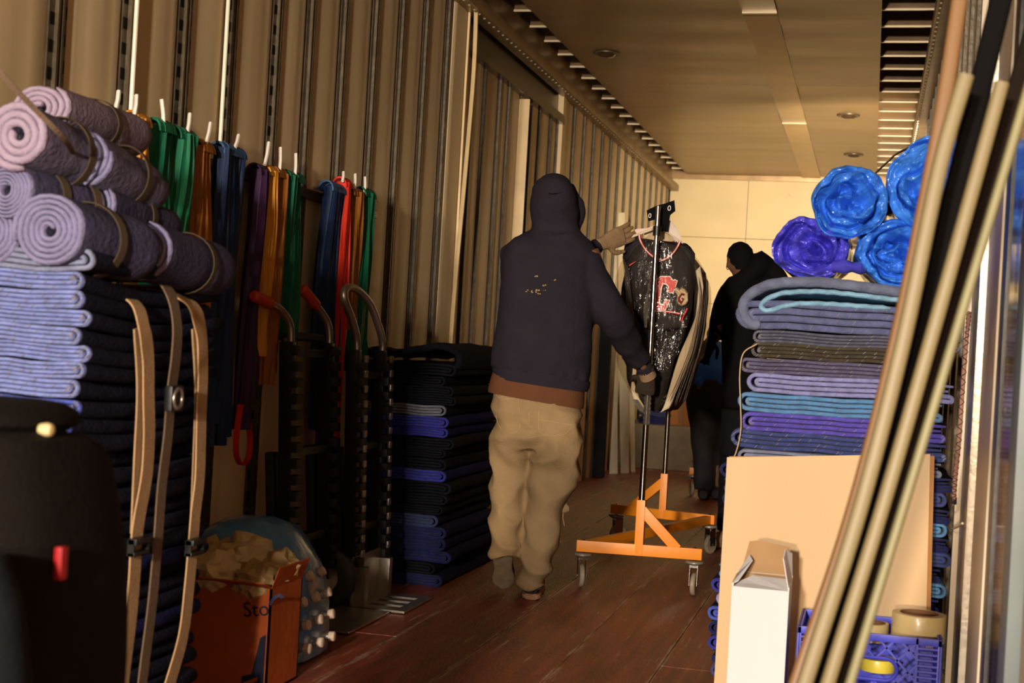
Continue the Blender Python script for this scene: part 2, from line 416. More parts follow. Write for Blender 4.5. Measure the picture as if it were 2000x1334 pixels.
# ceiling
ce = struct(MB().box((XL-.05, .3, H+.14), (XR+.08, YE+.1, H+.17)).build('ceiling', m_roof, smooth=False))
PL, PR = -2.02, -.045
sheets = [.3, 3.0, 5.6, 7.2, 10.2, 13.0, YE]
for a, b in zip(sheets[:-1], sheets[1:]):
    nx, ny = 14, 30; vs = []; fs = []
    for i in range(ny+1):
        for j in range(nx+1):
            xx = PL+(PR-PL)*j/nx; y_ = a+.003+(b-a-.006)*i/ny
            e = min(1, 4*min(j, nx-j)/nx); vs.append((xx, y_, H+.011*e*nz((xx*.6, y_*3.1, 0), (1, 1, 1), 3)))
    n0 = len(vs); vs += [(v[0], v[1], H+.012) for v in vs]
    for i in range(ny):
        for j in range(nx):
            q = i*(nx+1)+j; fs.append((q, q+nx+1, q+nx+2, q+1)); fs.append((n0+q, n0+q+1, n0+q+nx+2, n0+q+nx+1))
    for i in range(ny):
        for j in (0, nx):
            q = i*(nx+1)+j; fs.append((q, q+nx+1, n0+q+nx+1, n0+q))
    for j in range(nx):
        for i in (0, ny):
            q = i*(nx+1)+j; fs.append((q, q+1, n0+q+1, n0+q))
    MB().add(vs, fs).build('ceiling_sheet', m_ceil, ce)
cs = [.3, 5.0, 8.05, 11.8, YE]
xs0, xs1 = aZ(1442, 0, H).x, aZ(1512, 0, H).x
for i, (a, b) in enumerate(zip(cs[:-1], cs[1:])):
    MB().box((xs0, a+.004, H-.007), (xs1, b-.004, H-.0025), bev=.0015).build('cover_strip', m_strip, ce)
    if i: MB().box((xs0-.0, b-.03 if b < YE else a-.02, H-.014), (xs1, b if b < YE else a+.02, H-.006)).build('joint_cover', m_bow, ce) if b < YE else None
for yj in (5.6, 7.2, 10.2):
    rb = MB()
    for i in range(14): rb.lathe([(.006, 0), (.004, -.004), (.0005, -.005)], (PL+.05+i*.148, yj-.02, H-.001), 6)
    rb.build('rivets', m_bow, ce)['kind'] = 'stuff'
yb = 5.3
while yb < YE:
    bw = MB().box((XL+.05, yb-.02, H+.03), (PL+.05, yb+.02, H+.125)).build('roof_bow', m_roof, ce, smooth=False); MB().box((XL+.05, yb-.034, H+.018), (PL+.05, yb-.018, H+.03)).build('flange', m_bow, bw, smooth=False)  # bow web coloured dark to hold down the lamp light on it
    bw = MB().box((PR-.05, yb-.02, H+.03), (XR, yb+.02, H+.125)).build('roof_bow', m_roof, ce, smooth=False); MB().box((PR-.0, yb-.032, H+.020), (XR, yb-.020, H+.03)).build('flange', m_bow, bw, smooth=False)
    yb += .405
# top rails
def top_rail(name, x, d, wall):
    t = MB()
    t.box((min(x, x+d*.095), .3, H-.185), (max(x, x+d*.095), YE, H-.115), bev=.014)
    t.box((min(x, x+d*.02), .3, H-.12), (max(x, x+d*.02), YE, H+.1))
    o = struct(t.build(name, m_steel))
    r = MB()
    q = 6.5
    while q < 13: r.lathe([(.009, 0), (.006, -.006), (.001, -.008)], (x+d*.075, q, H-.188), 6); q += .1
    rr = r.build('rivets', m_bow, o); rr['kind'] = 'stuff'
    return o
top_rail('trim_1', XL, 1, wl); top_rail('trim_2', XR, -1, wr)
tb = struct(MB().box((XL, YE-.03, H-.05), (XR, YE+.0, H+.1), bev=.006).build('trim_3', m_steel))
# small dome lamps, switched off, on the ceiling
for i, (px, py) in enumerate(((1185, 104), (1657, 225), (1667, 302))):
    p = aZ(px, py, H)
    t = thing('ceiling_light', (p.x, p.y, H), ('small unlit oval dome light on the left part of the ceiling near the truck rails', 'small unlit dome light on the right part of the ceiling, nearer of two', 'small unlit dome light on the right part of the ceiling, farther of two')[i], 'light')
    MB().lathe([(.09, 0), (.088, -.008), (.07, -.012), (.062, -.01), (.01, -.01)], p, 24).build('housing', m_post, t)
    MB().lathe([(.06, -.009), (.045, -.024), (.02, -.03), (.004, -.031)], p, 20).build('lens', M('smoked_lens', (70, 50, 34), .2), t)

# ================================================================== MOVING BLANKETS
def blue(name, c, var=.22, bump=.6): return M(name, c, .92, 0, var, 30, bump, 120, sheen=(0 if max(c) < 70 else .12))
CB = {
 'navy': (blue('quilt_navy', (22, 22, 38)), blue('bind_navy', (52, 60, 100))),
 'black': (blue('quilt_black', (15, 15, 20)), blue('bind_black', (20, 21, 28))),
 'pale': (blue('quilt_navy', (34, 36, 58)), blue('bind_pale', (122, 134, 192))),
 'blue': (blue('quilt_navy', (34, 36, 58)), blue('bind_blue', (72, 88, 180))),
 'deep': (blue('quilt_deep', (24, 24, 66)), blue('bind_deep', (50, 52, 150))),
 'grey': (blue('quilt_grey', (24, 25, 32)), blue('bind_grey', (110, 112, 122))),
 'greyblue': (blue('q_greyblue', (104, 112, 138)), blue('b_greyblue', (122, 128, 156))),
 'slate': (blue('q_slate', (72, 76, 108)), blue('b_slate', (92, 98, 138))),
 'graphite': (blue('q_graphite', (70, 72, 88)), blue('b_graphite', (86, 88, 108))),
 'brown': (blue('q_brown', (52, 46, 36)), blue('b_brown', (70, 62, 48))),
 'mauve': (blue('q_mauve', (66, 62, 84)), blue('b_mauve', (92, 86, 116))),
 'lavender': (blue('q_lav', (120, 122, 168)), blue('b_lav', (136, 138, 190))),
 'sky': (blue('q_sky', (74, 118, 165)), blue('b_sky', (88, 136, 184))),
 'violet': (blue('q_violet', (66, 58, 140)), blue('b_violet', (88, 76, 176))),
 'indigo': (blue('q_indigo', (44, 52, 100)), blue('b_indigo', (60, 70, 126))),
 'lightblue': (blue('q_lightblue', (130, 176, 205)), blue('b_lightblue', (150, 196, 220))),
 'ink': (blue('q_ink', (18, 20, 48)), blue('b_ink', (28, 32, 84))),
}
def place_blanket(x0, x1, y0, y1, z, T, side, colour, label, group, seed, cat='blanket', sag=None, stitch=False, th=.86):
    """folded moving pad between x0..x1, y0..y1 resting at height z; fold towards side"""
    w = x1-x0; path = fold_path(w, T, side); i_seed = int(z*1000)
    jx = random.uniform(-.007, .007); jy = random.uniform(-.012, .006)
    def wob(u, v, zz):
        a = .006*nz((u, v, z), (5, 5, 7), seed) + (sag(u, v, z+zz) if sag else 0)
        b = .0055*nz((u*9, v*3, z*20), (1, 1, 1), seed*3.1)*(1 if 0 < zz < T else .6)
        return (.006*nz((v, z*8, zz*20), (7, 1, 1), seed)+jx, jy+.003*nz((u*14, zz*60, 0), (1, 1, 1), seed), a*.5+b)
    pl = lambda u, v, zz: Vector((x0+u, v, z+zz))
    base = Vector(((x0+x1)/2, (y0+y1)/2, z))
    o = ribbon(path, T/4*th, y0+.008, y1, 8, pl, .012, wob).build('moving_blanket', CB[colour][0], base=base, auto=None)
    tag(o, label, cat, group)
    e = ribbon(path, T/4*th*1.03, y0, y0+.016, 1, pl, .006, wob).build('edge_binding', CB[colour][1], o, auto=None)  # paler front: own edge colour plus direct light put into it
    if stitch:
        s = MB(); k = len(path); rs_ = random.Random(i_seed)
        for i in range(2, k-2, 1):
            a, b = path[i]
            if (path[i+1][0]-path[i-1][0]) == 0: continue
            for q in range(1):
                t = rs_.uniform(0, .9); aa = a+(path[i+1][0]-a)*t; bb = b+(path[i+1][1]-b)*t
                if abs(path[i+1][0]-a) < .01 and q: continue
                du, dv, dz = wob(aa, y0, bb); c = pl(aa+du, y0+dv-.0015, bb+dz)
                s.tube([c+Vector((-.004, 0, -T*.07)), c+Vector((0, -.001, 0)), c+Vector((.004, 0, T*.07))], rs_.uniform(.0004, .0009), 4)
        s.build('stitching', M('stitch_thread', (150, 148, 158), .8), e)['kind'] = 'stuff'
    return o
# --- tall stack, left foreground
LX0, LX1, LY0, LY1 = -2.185, -1.605, 2.665, 3.30
ztop = 1.155
ths = []
random.seed(11)
z = 0
while z < ztop-.03: t = random.uniform(.036, .045); ths.append(t); z += t
sc_ = ztop/sum(ths); ths = [t*sc_ for t in ths]; z = 0; nL = len(ths)
def sagL(u, v, z): 
    f = max(0, (z-.55)/.6); t = (v-LY0)/(LY1-LY0); return -.055*f*math.sin(math.pi*min(1, max(0, t)))*(.25+.75*u/.58)
for i, t in enumerate(ths):
    k = nL-1-i
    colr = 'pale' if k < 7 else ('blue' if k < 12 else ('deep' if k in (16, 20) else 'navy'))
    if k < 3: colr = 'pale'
    desc = {'pale': 'navy quilted moving blanket with pale blue edges', 'blue': 'navy quilted moving blanket with bright blue edges', 'deep': 'deep blue quilted moving blanket', 'navy': 'dark navy quilted moving blanket'}[colr]
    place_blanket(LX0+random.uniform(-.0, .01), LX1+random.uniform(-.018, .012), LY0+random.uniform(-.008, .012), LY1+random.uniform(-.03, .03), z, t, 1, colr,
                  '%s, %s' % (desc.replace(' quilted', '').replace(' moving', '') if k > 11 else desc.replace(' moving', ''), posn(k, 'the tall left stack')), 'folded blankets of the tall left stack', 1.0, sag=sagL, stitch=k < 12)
    z += t
# --- low dark stack behind the hand trucks
random.seed(5)
SX0, SX1, SY0, SY1 = -2.17, -1.735, 5.86, 6.75
ths = [random.uniform(.042, .056) for _ in range(20)]; s_ = .955/sum(ths); ths = [t*s_ for t in ths]; z = 0
for i, t in enumerate(ths):
    k = len(ths)-1-i
    colr = {4: 'grey', 5: 'deep', 6: 'deep', 10: 'deep', 16: 'ink', 17: 'ink', 15: 'ink', 19: 'ink', 14: 'navy'}.get(k, 'black')
    desc = {'grey': 'grey-edged folded moving blanket', 'deep': 'bright violet-blue folded moving blanket', 'black': 'nearly black folded moving blanket', 'ink': 'dark ink-blue folded moving blanket', 'navy': 'dark navy folded moving blanket'}[colr]
    place_blanket(SX0, SX1+random.uniform(-.03, .02), SY0+random.uniform(-.02, .02), SY1+random.uniform(-.05, .05), z, t, 1, colr,
                  '%s, %s' % (desc, posn(k, 'the low left stack')), 'folded blankets of the low stack by the left wall', 2.0)
    z += t
zS = z
# a rumpled pad thrown on top of it
pth = [(0, .02), (.08, .04), (.16, .03), (.26, .055), (.36, .075), (.44, .05), (.455, .01), (.44, -.02)]
pth = [(p.x, p.y) for p in catmull([(a, b, 0) for a, b in pth], 4)]
o = ribbon(pth, .03, SY0+.01, SY1-.05, 8, lambda u, v, zz: Vector((SX0+.0+u, v, zS+zz+.0)), .015, lambda u, v, zz: (0, 0, .012*nz((u, v, 0), (9, 5, 1), 4))).build('draped_blanket', CB['black'][0], base=(SX0+.2, SY0+.4, zS), auto=None)
tag(o, 'rumpled dark blanket draped over the top of the low stack by the left wall', 'blanket')
# --- right stack behind the cardboard sheet
RX0, RX1, RY0, RY1 = -.395, .235, 4.50, 5.15
def zR(py, px=1560): return aY(px, py, RY0).z
spec = [('slate', 590, 648, -.01), ('graphite', 648, 673, .03), ('brown', 673, 703, .035), ('mauve', 703, 733, .005), ('lavender', 733, 772, .03), ('sky', 772, 810, .0), ('violet', 810, 848, .01), ('indigo', 848, 884, -.01), ('greyblue', 884, 914, .01)]
names = {'slate': 'slate blue quilted blanket loosely folded', 'graphite': 'thin graphite grey quilted blanket', 'brown': 'dark brown quilted blanket', 'mauve': 'mauve-grey quilted blanket', 'lavender': 'pale lavender padded blanket', 'sky': 'sky blue padded blanket', 'violet': 'violet-blue padded blanket', 'indigo': 'indigo blanket with zigzag stitching', 'greyblue': 'grey-blue blanket just above the cardboard'}
for kk, (c, ya, yb_, dx) in enumerate(spec):
    za, zb = zR(yb_), zR(ya)
    place_blanket(RX0+dx, RX1+random.uniform(-.02, .02), RY0+random.uniform(-.008, .008), RY1, za, (zb-za), -1, c, names[c]+', %s from the top of the right stack' % ORD[kk+1], 'folded blankets of the right stack', 5.0, stitch=True)
ztop_low = zR(914)
lowc = ['ink', 'indigo', 'ink', 'sky', 'ink', 'indigo', 'ink', 'sky', 'deep', 'lavender', 'blue', 'ink', 'deep', 'ink', 'indigo', 'ink']
hh = ztop_low/len(lowc)
for i, c in enumerate(lowc):
    k = i + 10
    place_blanket(RX0-.03+random.uniform(-.02, .012), RX1+random.uniform(0, .03), RY0+random.uniform(-.01, .01), RY1, ztop_low-hh*(i+1), hh, -1 if i in (8,9,10,11,12) else (1 if i % 2 else -1), c,
                  'blue blanket mostly behind the cardboard, %s from the top of right stack' % ORD[k], 'folded blankets of the right stack', 5.0)
# top pad: grey-blue outside, light blue inside, wrapped round the slate one
zb_, zt_ = zR(640), zR(540)
pp = catmull([(.60, zt_-.045, 0), (.45, zt_-.03, 0), (.3, zt_-.018, 0), (.18, zt_-.016, 0), (.08, zt_-.03, 0), (.015, zt_-.07, 0), (.004, zt_-.115, 0), (.03, zt_-.155, 0), (.06, zb_+.008, 0)], 6)
wobT = lambda u, v, zz: (0, .004*nz((u*12, zz*12, 0), (1, 1, 1), 2), .006*nz((u, v, 0), (7, 4, 1), 3)+.0025*abs(math.sin(u*62))-.002)
o = ribbon([(a.x, a.y) for a in pp], .032, RY0-.01, RY1, 10, lambda u, v, zz: Vector((RX0-.035+u+.03, v, zz)), .014, wobT).build('moving_blanket', CB['greyblue'][0], base=(RX0+.3, 4.8, zt_-.1), auto=None)
tag(o, 'thick grey-blue quilted blanket with light blue lining, topmost on the right stack', 'blanket', 'folded blankets of the right stack')
p2 = catmull([(.60, zt_-.068, 0), (.45, zt_-.056, 0), (.3, zt_-.046, 0), (.19, zt_-.046, 0), (.11, zt_-.058, 0), (.06, zt_-.09, 0), (.075, zt_-.112, 0), (.12, zt_-.098, 0), (.18, zt_-.084, 0), (.3, zt_-.082, 0), (.45, zt_-.084, 0)], 6)
ribbon([(a.x, a.y) for a in p2], .016, RY0-.006, RY1, 10, lambda u, v, zz: Vector((RX0-.035+u+.03, v, zz)), .01, wobT).build('lining', CB['lightblue'][0], o, auto=None)
# ================================================================== ROLLED BLANKETS (left foreground)
def spiral(R, turns, r0=.012, sx=1., sz=1., ph=0, m=20):
    out = []; n = int(turns*m)
    for i in range(n+1):
        t = i/n; a = ph + 2*math.pi*turns*t; r = r0+(R-r0)*t
        out.append((r*math.cos(a)*sx, r*math.sin(a)*sz))
    return out
def roll(c, R, L, turns, body, edge, label, seed, sx=1, sz=1, bands=(), ph=0, th=.8, yaw=0, name='rolled_blanket', cat='blanket', wamp=.004, group='rolled blankets on the left stack', slope=(0, 0)):
    c = Vector(c); t = thing(name, c, label, cat, group)
    sp = (R-.012)/turns*th
    path = spiral(R-sp/2, turns, .012, sx, sz, ph)
    cy, sy = math.cos(yaw), math.sin(yaw)
    pl = lambda u, v, zz: c+Vector((u+v*slope[0], v, zz+v*slope[1]))
    def wob(u, v, zz):
        a = wamp*nz((u*12, v*4, zz*12), (1, 1, 1), seed); pinch = 0
        for b in bands: pinch -= .05*math.exp(-((v-b)/.02)**2)
        pinch -= .10*max(0, 1-(L-v)/.05)**2
        return (u*pinch+a, .004*nz((u*25, zz*25, 0), (1, 1, 1), seed+5), zz*pinch+wamp*nz((u*12, v*4, zz*12), (1, 1, 1), seed+9))
    ribbon(path, sp, .006, L, 16, pl, .015, wob).build('pad', body, t, auto=None)
    ribbon(path, sp*1.03, 0, .018, 1, pl, .008, wob).build('edge_binding', edge, t, auto=None)  # paler roll end, light on the front partly put into its colour
    for b in bands:
        q = [pl(math.cos(a)*(R*.96)*sx, b, math.sin(a)*(R*.96)*sz) for a in [2*math.pi*i/28 for i in range(28)]]
        mb = MB(); vs = []
        for dv in (-.010, .010):
            for rr in (R*.965+.002, R*.965+.005):
                for i in range(28):
                    a = 2*math.pi*i/28; vs.append(pl(math.cos(a)*rr*sx, b+dv, math.sin(a)*rr*sz))
        fs = []
        for i in range(28):
            j = (i+1) % 28
            fs += [(28+i, 28+j, 84+j, 84+i), (i, j, 28+j, 28+i), (56+i, 56+j, 84+j, 84+i), (i, j, 56+j, 56+i)]
        mb.add(vs, fs).build('elastic_band', M('olive_band', (72, 60, 46), .85), t)
    return t
m_rg = M('roll_grey_purple', (92, 84, 104), .95, 0, .2, 18, .5, 90, spot=(150, 138, 160), spots=(14, .7))
m_rd = M('roll_dark', (62, 58, 82), .95, 0, .2, 18, .5, 90, spot=(130, 120, 150), spots=(18, .72))
m_rp = M('roll_mauve', (124, 108, 122), .95, 0, .2, 12, .5, 90)  # pinkish tone carries the light on the top roll in its colour
m_re = M('roll_edge', (126, 122, 156), .95, 0, .12, 30, .5, 120)
m_rep = M('roll_edge_mauve', (158, 142, 162), .95, 0, .12, 30, .5, 120)
zt = ztop + .035
# flat pad under the rolls
CB['pad'] = (CB['navy'][0], CB['greyblue'][1])
o = place_blanket(LX0, LX1+.03, LY0-.01, LY1-.06, ztop-.002, .048, 1, 'pad', 'grey folded pad under the rolled blankets on the tall left stack', None, 1.0)
def rp_(px, py, y): return aY(px, py, y)
R_ = [
 (rp_(92, 450, 2.62), aX(258, 492, -1.615), .088, 5.5, m_rd, m_re, 'rolled grey-blue blanket with a big round spiral end, lowest and nearest on left stack', 3, 1., .92, (.45,), .3, .8),
 (aX(272, 488, -1.62), aX(412, 530, -1.62), .080, 5, m_rd, m_re, 'dark rolled blanket behind the lowest one, its rounded end over the far strap', 8, 1., .92, (.62,), 1.3, .8),
 (rp_(8, 370, 2.62), aX(150, 402, -1.72), .062, 6, m_rd, m_re, 'tightly rolled mauve-grey blanket in the middle row at the picture edge', 13, 1, 1, (.5, .95), 1.2, .8),
 (aX(178, 398, -1.70), aX(318, 445, -1.70), .060, 4, m_rd, m_re, 'dark rolled blanket in the middle row behind, with a brown band near its end', 18, 1, 1, (.55,), .7, .8),
 (rp_(32, 262, 2.60), aX(165, 322, -1.72), .077, 3.4, m_rg, m_rep, 'rolled mauve-grey blanket with a loose spiral end, upper row of the left pile', 23, 1.05, 1, (.62,), 2.4, .84),
 (aX(165, 306, -1.69), aX(288, 368, -1.69), .068, 4, m_rg, m_re, 'purple-grey rolled blanket behind the loose one in the upper row', 28, 1, 1, (.6,), .2, .8),
 (aX(75, 212, -1.86), aX(250, 268, -1.86), .074, 4, m_rp, m_rep, 'pinkish-grey rolled blanket lying highest at the back of the left pile', 33, 1.1, .85, (.55,), 1, .8),
 (rp_(-25, 455, 2.64), aX(60, 480, -1.80), .072, 5, m_rd, m_re, 'rolled blanket at the far left picture edge, beside the lowest roll', 43, 1, 1, (), 0, .8)]
R_.append((Vector((-1.95, 2.74, 1.272)), Vector((-1.95, 3.26, 1.262)), .066, 5, m_rd, m_re, 'rolled blanket against the wall at the back of the left pile, lowest row', 63, 1, 1, (), 0, .8))
R_.append((Vector((-1.93, 2.76, 1.402)), Vector((-1.93, 3.28, 1.385)), .064, 5, m_rd, m_re, 'rolled blanket against the wall under the pinkish-grey top roll', 73, 1, 1, (), 0, .8))
for a_, b_, R0, tn, mb_, me_, lab, sd, sx_, sz_, bd_, ph_, th_ in R_:
    d_ = b_-a_; roll(a_, R0, d_.y, tn, mb_, me_, lab, sd, sx_, sz_, tuple(q*d_.y for q in bd_), ph_, th_, slope=(d_.x/d_.y, d_.z/d_.y))
# ================================================================== STRAPS ROUND THE LEFT STACK
m_web = M('tan_webbing', (176, 142, 104), .75, 0, .12, 10, .4, 200, (1, 1, 1))
m_web2 = M('brown_webbing', (112, 92, 74), .75, 0, .12, 10, .4, 200)
def strap3(pts, wid, th, name, mat, parent=None, base=None, side=(0, 1, 0), m=6, twist=None):
    """flat band through 3D points, width along side"""
    P = catmull(pts, m); k = len(P); vs = []
    for i, p in enumerate(P):
        t = (P[min(i+1, k-1)]-P[max(i-1, 0)]).normalized(); s = Vector(side)
        if twist: s = Matrix.Rotation(twist(i/(k-1)), 3, t) @ s
        s = (s-t*s.dot(t)).normalized(); n = t.cross(s)
        wv = wid[0]+(wid[1]-wid[0])*i/(k-1) if isinstance(wid, tuple) else wid
        vs += [p+s*wv/2+n*th/2, p-s*wv/2+n*th/2, p-s*wv/2-n*th/2, p+s*wv/2-n*th/2]
    fs = [(i*4+j, i*4+(j+1) % 4, i*4+4+(j+1) % 4, i*4+4+j) for i in range(k-1) for j in range(4)]
    fs += [(3, 2, 1, 0), (4*k-4, 4*k-3, 4*k-2, 4*k-1)]
    return MB().add(vs, fs).build(name, mat, parent, base)
XS = LX1 + .035
def sp(px, py, x=XS): return aX(px, py, x)
def side_strap(label, pts, wid, mat, buckle=None, name='cargo_strap', second=None):
    top = pts[0]; t = thing(name, top, label, 'strap')
    strap3([top+Vector((-.25, 0, .012))]+[top+Vector((-.06, 0, .014))]+pts, wid, .004, 'webbing', mat, t)
    if second: strap3(second, wid*.8, .004, 'webbing', mat, t)
    if buckle:
        b = buckle; mb = MB()
        mb.box((b.x-.004, b.y-.036, b.z-.006), (b.x+.018, b.y+.036, b.z+.008), bev=.002).box((b.x-.004, b.y-.036, b.z-.032), (b.x+.014, b.y+.036, b.z-.022), bev=.002)
        mb.box((b.x-.004, b.y-.036, b.z-.03), (b.x+.012, b.y-.029, b.z+.006)).box((b.x-.004, b.y+.029, b.z-.03), (b.x+.012, b.y+.036, b.z+.006))
        mb.build('buckle', m_bplas, t)
    return t
side_strap('tan webbing strap with black buckle, nearest on the side of the tall left stack',
  [sp(264, 592, XS-.03), sp(281, 640), sp(289, 700), sp(290, 780), sp(291, 850), sp(286, 930), sp(272, 1010), sp(266, 1060), sp(262, 1130), sp(254, 1220), sp(240, 1334), sp(236, 1400)], .048, m_web, sp(268, 1056, XS+.006),
  second=[sp(270, 640, XS-.008), sp(276, 760, XS-.008), sp(270, 900, XS-.008), sp(264, 1040, XS-.008)])
side_strap('narrow brown webbing strap, middle one on the side of the tall left stack',
  [sp(320, 556, XS-.03), sp(338, 590, XS+.015), sp(346, 640, XS+.03), sp(343, 700, XS+.02), sp(334, 770), sp(328, 850), sp(316, 950), sp(308, 1060), sp(297, 1180), sp(283, 1290), sp(270, 1400)], .040, m_web2)
side_strap('tan webbing strap with black buckle, farthest on the side of the tall left stack',
  [sp(350, 580, XS-.03), sp(378, 602), sp(393, 650), sp(396, 730), sp(393, 820), sp(390, 930), sp(382, 1000), sp(377, 1060), sp(370, 1140), sp(358, 1240), sp(332, 1334), sp(310, 1400)], .048, m_web, sp(378, 1058, XS+.006),
  second=[sp(382, 640, XS-.008), sp(388, 760, XS-.008), sp(384, 900, XS-.008), sp(378, 1040, XS-.008)])
b = sp(337, 778, XS+.012); t = thing('ratchet_buckle', b, 'steel cam buckle hooked on the brown strap on the left stack', 'buckle')
MB().box((b.x-.006, b.y-.03, b.z-.03), (b.x+.014, b.y+.03, b.z+.03), bev=.006).build('frame', m_bplas, t)
MB().tube([(b.x+.012, b.y+.02*math.cos(a), b.z+.022*math.sin(a)) for a in [i*math.pi/8 for i in range(16)]], .006, 8, closed=True).build('ring', m_zinc, t)
# thin bar / cord running down across the rolls
cd = [aY(-12, 118, 2.42), aY(8, 150, 2.44), aY(60, 205, 2.50), aY(128, 275, 2.60), aY(160, 330, 2.85), aY(215, 405, 3.0), aY(250, 448, 3.05)]
strap3(cd, .011, .003, 'tie_strap', m_web2, base=cd[0], side=(.8, .3, .5))
tag(bpy.data.objects['tie_strap'], 'thin dark tie strap running diagonally down across the rolled blankets', 'strap')
# ================================================================== WEBBING HANGING ON THE LEFT WALL
def web_mat(n, c): return M('web_'+n, c, .6, 0, .25, 14, .25, 150, (1, 1, .15))
WC = {'green': web_mat('green', (10, 92, 62)), 'green2': web_mat('green2', (22, 104, 70)), 'ochre': web_mat('ochre', (148, 88, 30)), 'yellow': web_mat('yellow', (208, 140, 40)),
      'navy': web_mat('navy', (22, 40, 74)), 'red': web_mat('red', (200, 44, 24)), 'plum': web_mat('plum', (52, 24, 58)), 'navy_lit': web_mat('navy_lit', (58, 92, 130))}  # the last tone is navy with lamp light put into it
m_tie = M('white_tie', (236, 228, 214), .4)
def web_bundle(colour, pxa, pxb, pyt, pyb, label, group=None, n=7, lit_topc=None, tie=None, cat='strap', tail=None, seed=1, flare=1.25):
    """loops of flat webbing over a peg on the wall rail, bottom at image row pyb"""
    x = XL + .088; pc = (pxa+pxb)/2; top = aX(pc, pyt, x); bot = aX(pc, pyb, x)
    hw = abs(aX(pxb, pyt, x).y-aX(pxa, pyt, x).y)/2
    rnd = random.Random(seed); L = top.z-bot.z
    t = thing('webbing_bundle', top, label, cat, group)
    mb = MB()
    nb = max(2, n//2); rr_ = [rnd.uniform(0, 6) for _ in range(8)]
    for b_ in range(nb):
        f = (b_+.5)/nb*2-1; l = L*rnd.uniform(.88, 1.) if b_ % 2 else L; vs = []; m_ = 18; N_ = 28; hwb = hw/nb*1.25
        for i in range(m_+1):
            q = i/m_; z = top.z-.01-l*q; wv = hwb*(.75+.25*min(1, q*5))*(1+(flare-1)*q)*(1 if q < .96 else .8)
            cy = top.y+f*hw*.62*(1+(flare-1)*q)+.010*math.sin(rr_[b_ % 8]+q*5); cx = top.x+.004+.008*math.sin(rr_[(b_+3) % 8]+q*4)
            for k in range(N_):
                a = 2*math.pi*k/N_; pl = 1+.20*math.sin(a*7+rr_[b_ % 8]+q*2.2)+.12*math.sin(a*11+q*5+b_)
                if q > .93: pl *= 1+.25*math.sin(a*5+b_)
                vs.append((cx+.026*math.cos(a)*pl, cy+wv*math.sin(a)*(1+.1*math.sin(a*7+q*3)), z))
        mb.add(vs, [(i*N_+k, i*N_+(k+1) % N_, (i+1)*N_+(k+1) % N_, (i+1)*N_+k) for i in range(m_) for k in range(N_)]+[tuple(range(N_))[::-1], tuple(m_*N_+k for k in range(N_))])
    mb.build('webbing', WC[colour], t)
    # rounded top where it passes over the peg; some painted paler as lamp light
    w2 = MB(); 
    for i in range(max(3, n//2)):
        f = (i+.5)/max(3, n//2)*2-1; c = top+Vector((0, f*hw*.6, -.03)); r = .026+.003*rnd.random()
        vs = []; m_ = 9; wv = hw*2/max(3, n//2)*1.15/2
        for j in range(m_+1):
            a = math.pi*j/m_-.0
            for rr in (r, r+.006):
                for s in (-1, 1): vs.append(c+Vector((math.cos(a)*rr, s*wv*(.75+.25*abs(math.cos(a))), math.sin(a)*rr*1.25)))
        fs = []
        for j in range(m_): a = j*4; fs += [(a, a+1, a+5, a+4), (a+2, a+6, a+7, a+3), (a, a+4, a+6, a+2), (a+1, a+3, a+7, a+5)]
        w2.add(vs, fs)
    w2.build('loop_top', WC[lit_topc or colour], t)
    MB().tube([(XL, top.y, top.z-.012), (XL+.11, top.y, top.z-.006)], .007, 8).build('peg', m_zinc, t)
    if tie:
        for (ta, tb_, tc_, td_) in tie:
            p0 = aX(ta, tb_, x+.01); p1 = aX(tc_, td_, x+.02)
            MB().tube([p0, (p0+p1)/2+Vector((.002, 0, 0)), p1], .0065, 6).build('cable_tie', m_tie, t)
    return t
web_bundle('yellow', 250, 284, 226, 520, 'yellow webbing bundle just visible behind the top rolled blanket', None, 4, tie=[(232, 178, 226, 212), (267, 186, 262, 226)], seed=2)
web_bundle('green', 292, 332, 240, 560, 'dark green webbing bundle, nearer of the two green ones beside the rolls', None, 5, 'green2', tie=[(316, 194, 320, 250)], seed=3)
web_bundle('green2', 333, 376, 256, 600, 'brighter green webbing bundle hanging between the dark green and the ochre one', None, 6, tie=[(371, 222, 365, 262)], seed=4)
web_bundle('ochre', 378, 409, 280, 600, 'ochre brown webbing bundle beside the large navy one', None, 5, tie=[(411, 240, 402, 280)], seed=5)
web_bundle('navy', 415, 476, 288, 860, 'large navy blue webbing bundle, its lit top coloured pale blue', None, 8, 'navy_lit', tie=[(466, 264, 458, 290)], seed=6, flare=1.1)
web_bundle('plum', 492, 516, 326, 830, 'thin plum and red webbing bundle left of the yellow one', None, 4, tie=[(525, 278, 517, 322)], seed=7)
web_bundle('yellow', 512, 532, 328, 690, 'yellow ochre webbing bundle hanging next to the thin plum one', None, 4, seed=8)
web_bundle('ochre', 528, 552, 332, 745, 'brown ochre webbing bundle between the yellow and the green one', None, 5, tie=[(548, 288, 546, 338)], seed=9)
web_bundle('green', 551, 586, 340, 660, 'green webbing bundle above the first hand truck handles', None, 6, tie=[(578, 300, 576, 348)], seed=10)
web_bundle('navy', 632, 674, 362, 830, 'navy webbing bundle, its lit top coloured paler, above the second hand truck', None, 7, 'navy_lit', seed=11)
web_bundle('red', 661, 678, 352, 880, 'bright red webbing bundle in the farthest group on the wall', None, 3, tie=[(671, 336, 669, 354)], seed=12)
web_bundle('ochre', 677, 702, 370, 640, 'ochre webbing bundle between the red and the green one in the farthest group', None, 5, tie=[(694, 340, 692, 372)], seed=13)
web_bundle('green', 699, 725, 372, 720, 'green webbing bundle, last one of the farthest group', None, 5, tie=[(713, 346, 712, 376)], seed=14)
p = aX(472, 800, XL+.1)
